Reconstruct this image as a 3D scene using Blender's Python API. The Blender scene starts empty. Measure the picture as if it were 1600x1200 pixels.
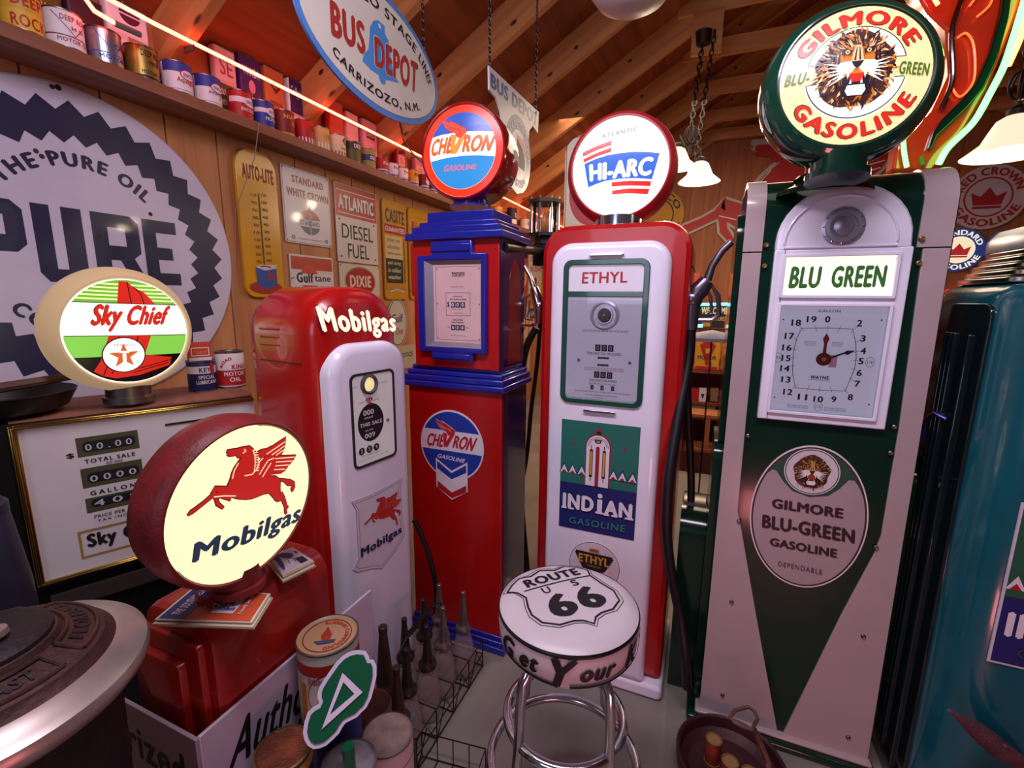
import bpy, math, random
from mathutils import Vector, Matrix
from mathutils.geometry import tessellate_polygon

# ------------------------------------------------------------------ camera, world, lights, exposure
PITCH, ROLL, YAW, FPX = math.radians(10.36), math.radians(.54), math.radians(22.58), 724.8
sc = bpy.context.scene
COL = sc.collection
_s, _c = math.sin(YAW), math.cos(YAW)
_H = Vector((-_s, _c, 0)); _R = Vector((_c, _s, 0))
CF = _H*math.cos(PITCH) - Vector((0, 0, math.sin(PITCH)))
_U = _H*math.sin(PITCH) + Vector((0, 0, math.cos(PITCH)))
CR = _R*math.cos(ROLL) + _U*math.sin(ROLL); CU = _U*math.cos(ROLL) - _R*math.sin(ROLL)
EYE = Vector((0, 0, 1.5))
camd = bpy.data.cameras.new('camera'); cam = bpy.data.objects.new('camera', camd); COL.objects.link(cam)
camd.sensor_width = 36; camd.lens = FPX/1600*36; camd.clip_start = .02
cam.matrix_world = Matrix((( CR.x, CU.x, -CF.x, EYE.x), (CR.y, CU.y, -CF.y, EYE.y), (CR.z, CU.z, -CF.z, EYE.z), (0, 0, 0, 1)))
sc.camera = cam
sc.view_settings.view_transform = 'Standard'; sc.view_settings.look = 'None'
sc.view_settings.gamma = 1; sc.view_settings.use_curve_mapping = False
sc.view_settings.exposure = -0.04
try:
    sc.cycles.use_denoising = True; sc.cycles.max_bounces = 6; sc.cycles.transparent_max_bounces = 12
    sc.cycles.sample_clamp_indirect = 6
except Exception: pass
wd = bpy.data.worlds.new('room_ambience'); sc.world = wd; wd.use_nodes = True
wd.node_tree.nodes['Background'].inputs[0].default_value = (.30, .24, .34, 1)
wd.node_tree.nodes['Background'].inputs[1].default_value = .18

def light(name, kind, loc, target, energy, color, size=1, size_y=None):
    d = bpy.data.lights.new(name, kind); d.energy = energy; d.color = color
    if kind == 'AREA':
        d.size = size
        if size_y: d.shape = 'RECTANGLE'; d.size_y = size_y
    elif kind == 'POINT': d.shadow_soft_size = size
    o = bpy.data.objects.new(name, d); COL.objects.link(o); o.location = loc
    if target is not None: o.rotation_euler = (Vector(target)-Vector(loc)).to_track_quat('-Z', 'Y').to_euler()
    return o
light('window_daylight', 'AREA', (-.9, -2.6, 2.1), (-.3, 1.7, 1.6), 17, (.76, .76, 1.0), 1.0, 1.3)
light('overhead_fill', 'AREA', (-.35, .42, 2.9), (-.4, 1.5, 1.3), 40, (.96, .84, 1.0), 1.8, .3)  # added fill above the pumps, brighter at their tops; not a fitting of the room
light('overhead_fill', 'AREA', (-.2, 5.0, 3.2), (-.3, 5.5, 0), 75, (1.0, .74, .52), 2.6, 2.6)  # added warm fill to brighten the back of the room
light('low_red_fill', 'AREA', (.55, .0, .25), (.1, 1.6, .6), 4.0, (1.0, .25, .28), .5, .2)  # added red fill low in front, tinting the pump feet; no tube hangs here

# ------------------------------------------------------------------ placing helpers (point a viewing ray at a real plane of the room)
def ray(px, py): return (CF*FPX + CR*(px-800) + CU*(600-py)).normalized()
def ax(px, py, x): d = ray(px, py); return EYE + d*(x/d.x)
def ay(px, py, y): d = ray(px, py); return EYE + d*(y/d.y)
def az(px, py, z): d = ray(px, py); return EYE + d*((z-1.5)/d.z)

# ------------------------------------------------------------------ materials
def lin(h):
    h = h.lstrip('#'); o = []
    for i in (0, 2, 4):
        c = int(h[i:i+2], 16)/255; o.append(c/12.92 if c <= .04045 else ((c+.055)/1.055)**2.4)
    return (*o, 1)
MC = {}
def mat(name, hexc, rough=.5, metal=0, emit=0, var=.12, scale=9, bump=0, trans=0, coat=0, alpha=1):
    if name in MC: return MC[name]
    m = bpy.data.materials.new(name); m.use_nodes = True; nt = m.node_tree; b = nt.nodes['Principled BSDF']
    c = lin(hexc); tc = nt.nodes.new('ShaderNodeTexCoord')
    nz = nt.nodes.new('ShaderNodeTexNoise'); nz.inputs['Scale'].default_value = scale; nz.inputs['Detail'].default_value = 5
    nt.links.new(tc.outputs['Object'], nz.inputs['Vector'])
    if emit:
        b.inputs['Base Color'].default_value = tuple(x*.5 for x in c[:3])+(1,)
        b.inputs['Emission Color'].default_value = c; b.inputs['Emission Strength'].default_value = emit
    else:
        mx = nt.nodes.new('ShaderNodeMix'); mx.data_type = 'RGBA'
        rp = nt.nodes.new('ShaderNodeValToRGB'); rp.color_ramp.elements[0].position = .35; rp.color_ramp.elements[1].position = .7
        nt.links.new(nz.outputs['Fac'], rp.inputs['Fac']); nt.links.new(rp.outputs['Color'], mx.inputs['Factor'])
        mx.inputs['A'].default_value = tuple(x*(1-var) for x in c[:3])+(1,); mx.inputs['B'].default_value = c
        nt.links.new(mx.outputs['Result'], b.inputs['Base Color'])
    b.inputs['Roughness'].default_value = rough; b.inputs['Metallic'].default_value = metal
    b.inputs['Transmission Weight'].default_value = trans; b.inputs['Coat Weight'].default_value = coat
    b.inputs['Coat Roughness'].default_value = .06; b.inputs['Alpha'].default_value = alpha
    if bump:
        bp = nt.nodes.new('ShaderNodeBump'); bp.inputs['Strength'].default_value = bump; bp.inputs['Distance'].default_value = .004
        n2 = nt.nodes.new('ShaderNodeTexNoise'); n2.inputs['Scale'].default_value = scale*8; nt.links.new(tc.outputs['Object'], n2.inputs['Vector'])
        nt.links.new(n2.outputs['Fac'], bp.inputs['Height']); nt.links.new(bp.outputs['Normal'], b.inputs['Normal'])
    MC[name] = m; return m
def wood(name, c1, c2, stretch=(1, 1, 12), scale=14, rough=.6, knots=False):
    if name in MC: return MC[name]
    m = bpy.data.materials.new(name); m.use_nodes = True; nt = m.node_tree; b = nt.nodes['Principled BSDF']
    tc = nt.nodes.new('ShaderNodeTexCoord'); mp = nt.nodes.new('ShaderNodeMapping')
    mp.inputs['Scale'].default_value = tuple(1/s for s in stretch); nt.links.new(tc.outputs['Object'], mp.inputs['Vector'])
    nz = nt.nodes.new('ShaderNodeTexNoise'); nz.inputs['Scale'].default_value = scale; nz.inputs['Detail'].default_value = 8; nz.inputs['Distortion'].default_value = 1.2
    nt.links.new(mp.outputs['Vector'], nz.inputs['Vector'])
    r = nt.nodes.new('ShaderNodeValToRGB'); r.color_ramp.elements[0].position = .36; r.color_ramp.elements[1].position = .64
    r.color_ramp.elements[0].color = lin(c1); r.color_ramp.elements[1].color = lin(c2)
    nt.links.new(nz.outputs['Fac'], r.inputs['Fac']); out = r.outputs['Color']
    if knots:
        v = nt.nodes.new('ShaderNodeTexVoronoi'); v.inputs['Scale'].default_value = 2.6
        m2 = nt.nodes.new('ShaderNodeMapping'); m2.inputs['Scale'].default_value = (1, 1.6, 1.6); nt.links.new(tc.outputs['Object'], m2.inputs['Vector'])
        nt.links.new(m2.outputs['Vector'], v.inputs['Vector'])
        r2 = nt.nodes.new('ShaderNodeValToRGB'); r2.color_ramp.elements[0].position = .085; r2.color_ramp.elements[1].position = .135
        nt.links.new(v.outputs['Distance'], r2.inputs['Fac'])
        mx = nt.nodes.new('ShaderNodeMix'); mx.data_type = 'RGBA'; nt.links.new(r2.outputs['Color'], mx.inputs['Factor'])
        mx.inputs['A'].default_value = lin('#4a2616'); nt.links.new(out, mx.inputs['B']); out = mx.outputs['Result']
    nt.links.new(out, b.inputs['Base Color']); b.inputs['Roughness'].default_value = rough
    bp = nt.nodes.new('ShaderNodeBump'); bp.inputs['Strength'].default_value = .15; bp.inputs['Distance'].default_value = .004
    nt.links.new(nz.outputs['Fac'], bp.inputs['Height']); nt.links.new(bp.outputs['Normal'], b.inputs['Normal'])
    MC[name] = m; return m
def E(h): return mat('enamel_'+h, h, rough=.36, var=.06, coat=.12)      # porcelain enamel print
def K(h): return mat('ink_'+h, h, rough=.55, var=.08)                   # matt print, paper, tinplate
def L(h, s=1.0): return mat('backlit_%s_%.2f' % (h, s), h, rough=.25, emit=s)
chrome = mat('chrome', '#d8d8dc', rough=.16, metal=1, var=.05)
steel = mat('dull_steel', '#8f8884', rough=.38, metal=1, var=.3)
blackm = mat('black_metal', '#0d0d0f', rough=.4, var=.2)
rubber = mat('black_rubber', '#121218', rough=.45, var=.2)
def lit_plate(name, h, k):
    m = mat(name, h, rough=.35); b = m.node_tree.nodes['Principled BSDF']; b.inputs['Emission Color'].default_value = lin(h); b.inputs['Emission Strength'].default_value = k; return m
white_p = mat('white_gloss_paint', '#eeeafa', rough=.22, var=.04, coat=.5)
red_p = mat('red_gloss_paint', '#b3100f', rough=.28, var=.1, coat=.35)
blue_p = mat('blue_gloss_paint', '#1c2494', rough=.25, var=.1, coat=.5)
green_p = mat('dark_green_gloss_paint', '#052a1c', rough=.16, var=.15, coat=.22)
teal_p = mat('teal_gloss_paint', '#075460', rough=.2, var=.12, coat=.7)
def thin_glass(name, col, amt, rough=.03, diff=0):
    m = bpy.data.materials.new(name); m.use_nodes = True; nt = m.node_tree; b = nt.nodes['Principled BSDF']
    b.inputs['Base Color'].default_value = (*col, 1); b.inputs['Roughness'].default_value = rough
    t = nt.nodes.new('ShaderNodeBsdfTransparent'); mx = nt.nodes.new('ShaderNodeMixShader'); lw = nt.nodes.new('ShaderNodeLayerWeight'); lw.inputs['Blend'].default_value = .25
    ad = nt.nodes.new('ShaderNodeMath'); ad.operation = 'MULTIPLY_ADD'; ad.inputs[1].default_value = amt; ad.inputs[2].default_value = diff; ad.use_clamp = True
    g = nt.nodes.new('ShaderNodeBsdfGlossy'); g.inputs['Roughness'].default_value = rough
    nt.links.new(lw.outputs['Facing' if diff else 'Fresnel'], ad.inputs[0]); nt.links.new(ad.outputs[0], mx.inputs['Fac'])
    nt.links.new(t.outputs[0], mx.inputs[1]); nt.links.new(b.outputs[0] if diff else g.outputs[0], mx.inputs[2])
    nt.links.new(mx.outputs[0], nt.nodes['Material Output'].inputs['Surface']); MC[name] = m; return m
glassm = thin_glass('clear_glass', (1, 1, 1), 1)
thin_glass('window_glass', (1, 1, 1), 1)
wornred = mat('worn_red_paint', '#8e2226', rough=.5, var=.5, scale=14, bump=.3)
castiron = mat('cast_iron', '#3d3034', rough=.55, metal=.5, var=.5, scale=10, bump=.5)

# ------------------------------------------------------------------ objects
def tag(o, label=None, cat=None, group=None, kind=None):
    if label: o['label'] = label
    if cat: o['category'] = cat
    if group: o['group'] = group
    if kind: o['kind'] = kind
    return o
def empty(name, loc=(0, 0, 0), yaw=0, label=None, cat=None, group=None, tilt=0, kind=None):
    o = bpy.data.objects.new(name, None); COL.objects.link(o); o.empty_display_size = .05
    o.location = loc; o.rotation_mode = 'XYZ'
    o.rotation_euler = (Matrix.Rotation(math.radians(yaw), 3, 'Z') @ Matrix.Rotation(-math.radians(tilt), 3, 'X')).to_euler()
    return tag(o, label, cat, group, kind)
def copy_tree(o, parent=None):
    c = o.copy(); COL.objects.link(c)
    if parent is not None: c.parent = parent
    for ch in list(o.children): copy_tree(ch, c)
    return c
class MB:
    def __init__(s): s.v = []; s.f = []; s.m = []; s.mats = []; s.T = Matrix()
    def mi(s, m):
        if m not in s.mats: s.mats.append(m)
        return s.mats.index(m)
    def add(s, vs, fs, m):
        o = len(s.v); s.v += [tuple(s.T @ Vector(p)) for p in vs]; i = s.mi(m)
        for f in fs: s.f.append([o+k for k in f]); s.m.append(i)
        return s
    def box(s, x0, x1, y0, y1, z0, z1, m):
        v = [(x, y, z) for z in (z0, z1) for y in (y0, y1) for x in (x0, x1)]
        return s.add(v, [(0, 2, 3, 1), (4, 5, 7, 6), (0, 1, 5, 4), (2, 6, 7, 3), (0, 4, 6, 2), (1, 3, 7, 5)], m)
    def prism(s, pts, a, b, m, ax='y'):
        "extrude a 2D outline between a and b along an axis"
        n = len(pts)
        P = {'y': lambda u, v, w: (u, w, v), 'x': lambda u, v, w: (w, u, v), 'z': lambda u, v, w: (u, v, w)}[ax]
        v = [P(x, y, a) for x, y in pts] + [P(x, y, b) for x, y in pts]
        f = [(i, (i+1) % n, n+(i+1) % n, n+i) for i in range(n)]
        tri = tessellate_polygon([[Vector((x, y, 0)) for x, y in pts]])
        f += [tuple(t) for t in tri] + [tuple(n+k for k in t) for t in tri]
        return s.add(v, f, m)
    def loft(s, rings, m, cap0=True, cap1=True, closed=True):
        n = len(rings[0]); v = [p for r in rings for p in r]; f = []
        for k in range(len(rings)-1):
            for i in range(n if closed else n-1):
                j = (i+1) % n; f.append((k*n+i, k*n+j, (k+1)*n+j, (k+1)*n+i))
        if cap0: f.append(tuple(range(n)))
        if cap1: f.append(tuple(range((len(rings)-1)*n, len(rings)*n)))
        return s.add(v, f, m)
    def lathe(s, prof, m, n=32, c=(0, 0, 0), ax='z', cap0=False, cap1=False):
        rings = []
        for r, h in prof:
            ring = []
            for i in range(n):
                a = 2*math.pi*i/n; x, y = r*math.cos(a), r*math.sin(a)
                ring.append({'z': (c[0]+x, c[1]+y, c[2]+h), 'y': (c[0]+x, c[1]+h, c[2]+y), 'x': (c[0]+h, c[1]+x, c[2]+y)}[ax])
            rings.append(ring)
        return s.loft(rings, m, cap0, cap1)
    def tube(s, path, r, m, n=8, closed=False, cap=True):
        P = [Vector(p) for p in path]; k = len(P); rings = []; up = None
        rr = r if isinstance(r, (list, tuple)) else [r]*k
        for i in range(k):
            a = P[(i-1) % k] if (closed or i) else P[0]; b = P[(i+1) % k] if (closed or i < k-1) else P[-1]
            t = (b-a).normalized()
            if up is None: up = Vector((0, 0, 1)) if abs(t.z) < .9 else Vector((1, 0, 0))
            x = t.cross(up).normalized(); up = x.cross(t).normalized()
            rings.append([tuple(P[i] + (x*math.cos(q)+up*math.sin(q))*rr[i]) for q in [2*math.pi*j/n for j in range(n)]])
        if closed: rings.append(rings[0])
        return s.loft(rings, m, cap and not closed, cap and not closed)
    def ball(s, c, r, m, n=12, sz=1):
        return s.lathe([(r*math.sin(math.pi*i/8)+1e-5, -r*sz*math.cos(math.pi*i/8)) for i in range(9)], m, n, c)
    def build(s, name, parent=None, smooth=35, bevel=0, seg=2, kind=None):
        me = bpy.data.meshes.new(name); me.from_pydata(s.v, [], s.f)
        for m in s.mats: me.materials.append(m)
        me.polygons.foreach_set('material_index', s.m)
        me.validate(); me.update()
        o = bpy.data.objects.new(name, me); COL.objects.link(o)
        import bmesh
        bm = bmesh.new(); bm.from_mesh(me); bmesh.ops.recalc_face_normals(bm, faces=bm.faces); bm.to_mesh(me); bm.free()
        if smooth:
            me.shade_smooth(); me.set_sharp_from_angle(angle=math.radians(smooth))
        if bevel:
            b = o.modifiers.new('bevel', 'BEVEL'); b.width = bevel; b.segments = seg; b.limit_method = 'ANGLE'; b.angle_limit = math.radians(40)
        if parent is not None: o.parent = parent
        if kind: o['kind'] = kind
        return o
def rr(x0, x1, z0, z1, r, n=6):
    "rounded rectangle outline; r = one radius or (bl, br, tr, tl)"
    if not isinstance(r, (tuple, list)): r = (r,)*4
    out = []
    for (cx, cz, sx, sz, q, a0) in ((x0, z0, 1, 1, r[0], 180), (x1, z0, -1, 1, r[1], 270), (x1, z1, -1, -1, r[2], 0), (x0, z1, 1, -1, r[3], 90)):
        for i in range(n+1):
            a = math.radians(a0 + 90*i/n); out.append((cx+sx*q+q*math.cos(a), cz+sz*q+q*math.sin(a)))
    return out
def puff(mb, x0, x1, z0, z1, r, prof, m, cap0=True, cap1=True, n=6):
    "rounded-rectangle loft along y: prof = [(inset, y), ...]"
    rings = []
    R = r if isinstance(r, (tuple, list)) else (r,)*4
    for ins, y in prof:
        rings.append([(u, y, v) for u, v in rr(x0+ins, x1-ins, z0+ins, z1-ins, tuple(max(q-ins, .001) for q in R), n)])
    return mb.loft(rings, m, cap0, cap1)
def circ(cx, cy, r, n=48, ry=None, a0=0, a1=360):
    ry = ry or r
    k = n if a1-a0 == 360 else n+1
    return [(cx+r*math.cos(math.radians(a0+(a1-a0)*i/n)), cy+ry*math.sin(math.radians(a0+(a1-a0)*i/n))) for i in range(k)]
_tc = {}
def text_mesh(s, bold=.02, space=1.0, shear=0):
    k = (s, bold, space, shear); ex = min(.058, max(0, bold-.008)*1.3); bold = 0; space = space+ex*2.4
    if k in _tc: return _tc[k]
    cu = bpy.data.curves.new('t', 'FONT'); cu.body = s; cu.offset = bold; cu.space_character = space; cu.shear = shear
    cu.resolution_u = 3; cu.fill_mode = 'FRONT'
    ob = bpy.data.objects.new('t', cu); me = ob.to_mesh(); me.calc_loop_triangles()
    v = [(p.co.x, p.co.y) for p in me.vertices]; t = [tuple(q.vertices) for q in me.loop_triangles]
    ob.to_mesh_clear(); bpy.data.objects.remove(ob); bpy.data.curves.remove(cu)
    if not v: v = [(0, 0)]
    if ex:
        n = len(v); v0, t0 = v, t; v = []; t = []
        for i, (dx, dy) in enumerate(((-ex, 0), (ex, 0), (0, ex*.6), (0, -ex*.6))): v += [(x+dx, y+dy) for x, y in v0]; t.append([tuple(j+n*i for j in q) for q in t0])
    else: t = [t]
    x0 = min(p[0] for p in v); x1 = max(p[0] for p in v); y0 = min(p[1] for p in v); y1 = max(p[1] for p in v)
    v = [((p[0]-x0)/max(x1-x0, 1e-6), (p[1]-y0)/max(y1-y0, 1e-6)) for p in v]
    _tc[k] = (v, t); return _tc[k]
class Art:
    "flat printing: coloured 2D shapes, each colour layer a fraction of a millimetre above the last"
    def __init__(s, mapf, step=None, h0=.0004, dh=.0003): s.map = mapf; s.mb = MB(); s.h = h0; s.dh = dh; s.step = step
    def up(s): s.h += s.dh; return s
    def tris(s, pts, tri, m):
        s.h += .00003
        if s.step:
            st = [tuple(pts[i] for i in t) for t in tri]; o = []
            while st:
                a, b, c = st.pop()
                d = [math.dist(a, b), math.dist(b, c), math.dist(c, a)]; k = d.index(max(d))
                if d[k] < s.step: o.append((a, b, c)); continue
                if k == 1: a, b, c = b, c, a
                elif k == 2: a, b, c = c, a, b
                q = ((a[0]+b[0])/2, (a[1]+b[1])/2); st += [(a, q, c), (q, b, c)]
            pts = [p for t in o for p in t]; tri = [(i, i+1, i+2) for i in range(0, len(pts), 3)]
        s.mb.add([s.map(u, v, s.h) for u, v in pts], tri, m)
    def poly(s, pts, m, holes=()):
        allp = list(pts)+[p for h in holes for p in h]
        tri = tessellate_polygon([[Vector((x, y, 0)) for x, y in l] for l in [pts]+list(holes)])
        s.tris(allp, tri, m); return s
    def rect(s, x0, x1, y0, y1, m): return s.poly([(x0, y0), (x1, y0), (x1, y1), (x0, y1)], m)
    def frame(s, x0, x1, y0, y1, w, m): return s.poly([(x0, y0), (x1, y0), (x1, y1), (x0, y1)], m, [[(x0+w, y0+w), (x0+w, y1-w), (x1-w, y1-w), (x1-w, y0+w)]])
    def disc(s, cx, cy, r, m, ry=None, n=48): return s.poly(circ(cx, cy, r, n, ry), m)
    def ring(s, cx, cy, r0, r1, m, ry0=None, ry1=None, n=48):
        a, b = circ(cx, cy, r1, n, ry1), circ(cx, cy, r0, n, ry0)
        s.tris(a+b, [t for i in range(n) for t in ((i, (i+1) % n, n+i), ((i+1) % n, n+(i+1) % n, n+i))], m); return s
    def arc(s, cx, cy, r0, r1, a0, a1, m, n=20):
        a, b = circ(cx, cy, r1, n, None, a0, a1), circ(cx, cy, r0, n, None, a0, a1); k = len(a)
        s.tris(a+b, [t for i in range(k-1) for t in ((i, i+1, k+i), (i+1, k+i+1, k+i))], m); return s
    def line(s, pts, w, m):
        ww = w if isinstance(w, (list, tuple)) else [w]*len(pts)
        L_, R_ = [], []
        for i, (x, y) in enumerate(pts):
            a = pts[max(i-1, 0)]; b = pts[min(i+1, len(pts)-1)]
            dx, dy = b[0]-a[0], b[1]-a[1]; l = math.hypot(dx, dy) or 1; nx, ny = -dy/l*ww[i]/2, dx/l*ww[i]/2
            L_.append((x+nx, y+ny)); R_.append((x-nx, y-ny))
        k = len(pts); s.tris(L_+R_, [t for i in range(k-1) for t in ((i, i+1, k+i), (i+1, k+i+1, k+i))], m); return s
    def text(s, t, x0, x1, y0, y1, m, bold=.02, shear=0, space=1.0, rot=0, tf=None):
        v, tri = text_mesh(t, bold, space, shear); cx, cy = (x0+x1)/2, (y0+y1)/2; ca, sa = math.cos(math.radians(rot)), math.sin(math.radians(rot))
        pts = []
        for a, b in v:
            if tf: pts.append(tf(a, b)); continue
            x, y = x0+a*(x1-x0)-cx, y0+b*(y1-y0)-cy; pts.append((cx+x*ca-y*sa, cy+x*sa+y*ca))
        for q in tri:
            used = sorted({j for f in q for j in f}); mp = {j: i for i, j in enumerate(used)}
            s.tris([pts[j] for j in used], [tuple(mp[j] for j in f) for f in q], m)
        return s
    def textq(s, t, bl, tl, br, tr, m, bold=.02, shear=0, space=1.0):
        return s.text(t, 0, 1, 0, 1, m, bold, shear, space, tf=lambda a, b: tuple((bl[i]*(1-b)+tl[i]*b)*(1-a)+(br[i]*(1-b)+tr[i]*b)*a for i in (0, 1)))
    def arct(s, t, cx, cy, r, h, a_mid, span, m, bold=.02, space=1.0, bottom=False, shear=0, ry=None):
        def tf(a, b):
            if bottom: th = math.radians(a_mid-span*(.5-a)); q = r+(1-b)*h; k = (ry or r)/r
            else: th = math.radians(a_mid+span*(.5-a)); q = r+b*h; k = (ry or r)/r
            return (cx+q*math.cos(th), cy+q*k*math.sin(th))
        return s.text(t, 0, 1, 0, 1, m, bold, shear, space, tf=tf)
    def build(s, name, parent, kind=None):
        if not s.mb.v: return None
        me = bpy.data.meshes.new(name); me.from_pydata(s.mb.v, [], s.mb.f)
        for m in s.mb.mats: me.materials.append(m)
        me.polygons.foreach_set('material_index', s.mb.m); me.update()
        o = bpy.data.objects.new(name, me); COL.objects.link(o); o.parent = parent
        return o
def flat(x0=0, y=0, z0=0): return lambda u, v, h: (u+x0, y-h, v+z0)
def bumpy_lines(a, x0, x1, ys, w, m):
    for y in ys: a.line([(x0, y), (x1, y)], w, m)

# ------------------------------------------------------------------ pictures used on several things
PEG = dict(
 body=[(-0.265,0.780),(-0.256,0.793),(-0.193,0.789),(-0.135,0.778),(-0.086,0.779),(-0.025,0.770),(0.032,0.763),(0.072,0.715),(0.105,0.661),(0.126,0.594),(0.113,0.517),(0.084,0.446),(0.061,0.404),(0.164,0.294),(0.276,0.274),(0.368,0.247),(0.425,0.187),(0.446,0.125),(0.438,0.041),(0.440,-0.048),(0.449,-0.140),(0.400,-0.137),(0.354,-0.100),(0.310,-0.027),(0.255,0.049),(0.176,0.070),(0.088,0.075),(0.002,0.079),(-0.080,0.103),(-0.160,0.140),(-0.227,0.180),(-0.292,0.240),(-0.308,0.295),(-0.303,0.371),(-0.261,0.442),(-0.238,0.501),(-0.196,0.563),(-0.134,0.620),(-0.082,0.661),(-0.112,0.655),(-0.141,0.671),(-0.159,0.705),(-0.198,0.708),(-0.245,0.718),(-0.269,0.740),(-0.244,0.745),(-0.266,0.762)],
 legs=[([(-0.254,0.225),(-0.384,0.284),(-0.492,0.313),(-0.583,0.267),(-0.680,0.225),(-0.723,0.208),(-0.771,0.182)], [.13,.07,.05,.036,.04,.045,.008]),
  ([(-0.289,0.297),(-0.460,0.390),(-0.475,0.353),(-0.450,0.257),(-0.436,0.185),(-0.372,0.105)], [.1,.05,.05,.032,.038,.02]),
  ([(0.415,-0.060),(0.486,-0.133),(0.523,-0.261),(0.530,-0.355),(0.552,-0.392)], [.13,.06,.03,.035,.02]),
  ([(0.463,-0.090),(0.516,-0.190),(0.538,-0.268),(0.577,-0.312)], [.06,.035,.03,.02]),
  ([(0.424,0.172),(0.508,0.133),(0.593,0.065),(0.675,0.011),(0.666,-0.049),(0.656,-0.104)], [.03,.03,.08,.06,.08,.01])],
 wing=[(0.015,0.329),(0.038,0.361),(0.083,0.426),(0.130,0.512),(0.176,0.554),(0.265,0.560),(0.402,0.520),(0.569,0.462),(0.758,0.408),(0.704,0.364),(0.652,0.337),(0.588,0.303),(0.537,0.266),(0.463,0.253),(0.369,0.283),(0.300,0.297),(0.275,0.264),(0.208,0.268),(0.141,0.272),(0.056,0.294)],
 wing2=[(0.118,0.617),(0.137,0.661),(0.203,0.667),(0.269,0.655),(0.384,0.668),(0.504,0.696),(0.602,0.721),(0.574,0.622),(0.535,0.548),(0.484,0.500),(0.379,0.523),(0.265,0.564),(0.177,0.568),(0.134,0.592)],
 lines=[(0.377,0.488),(0.718,0.394),(0.387,0.436),(0.671,0.353),(0.373,0.388),(0.609,0.318),(0.348,0.344),(0.533,0.285),(0.255,0.588),(0.571,0.662),(0.333,0.552),(0.554,0.607),(0.402,0.526),(0.535,0.561)],
 paths=[[(-0.084,0.416),(0.018,0.399),(0.084,0.436),(0.142,0.528),(0.198,0.561)],[(-0.145,0.604),(-0.208,0.529),(-0.242,0.435)],[(0.065,0.704),(0.082,0.628),(0.078,0.529),(0.051,0.417)],[(-.22,.205),(-.36,.262),(-.48,.296)],[(.12,.36),(.2,.44),(.27,.5),(.36,.5)],[(.16,.31),(.24,.39),(.31,.45)],[(-.075,.705),(-.03,.72),(-.05,.75)]])
def pegasus(a, cx, cy, s, red, pale, rot=0, dark=None):
    ca, sa = math.cos(math.radians(rot)), math.sin(math.radians(rot))
    T = lambda l: [(cx+s*(x*ca-y*sa), cy+s*(x*sa+y*ca)) for x, y in l]
    if dark:
        for p, w in PEG['legs']: a.line(T(p), [(q+.025)*s for q in w], dark)
        for k in ('body', 'wing', 'wing2'):
            c = T(PEG[k]); a.line(c+[c[0]], .025*s, dark)
        a.up()
    for p, w in PEG['legs']: a.line(T(p), [q*s for q in w], red)
    a.poly(T(PEG['wing2']), red); a.up(); a.poly(T(PEG['body']), red); a.up(); a.poly(T(PEG['wing']), red); a.up()
    l = T(PEG['lines'])
    for i in range(0, len(l), 2): a.line(l[i:i+2], .012*s, pale)
    for p in PEG['paths']: a.line(T(p), .013*s, pale)
    for i in range(9):
        t = i/8; x, y = .072+.02*math.sin(3*t), .70-.27*t; a.line(T([(x, y), (x+.045, y-.012)]), .012*s, pale)
    a.up()
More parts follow.
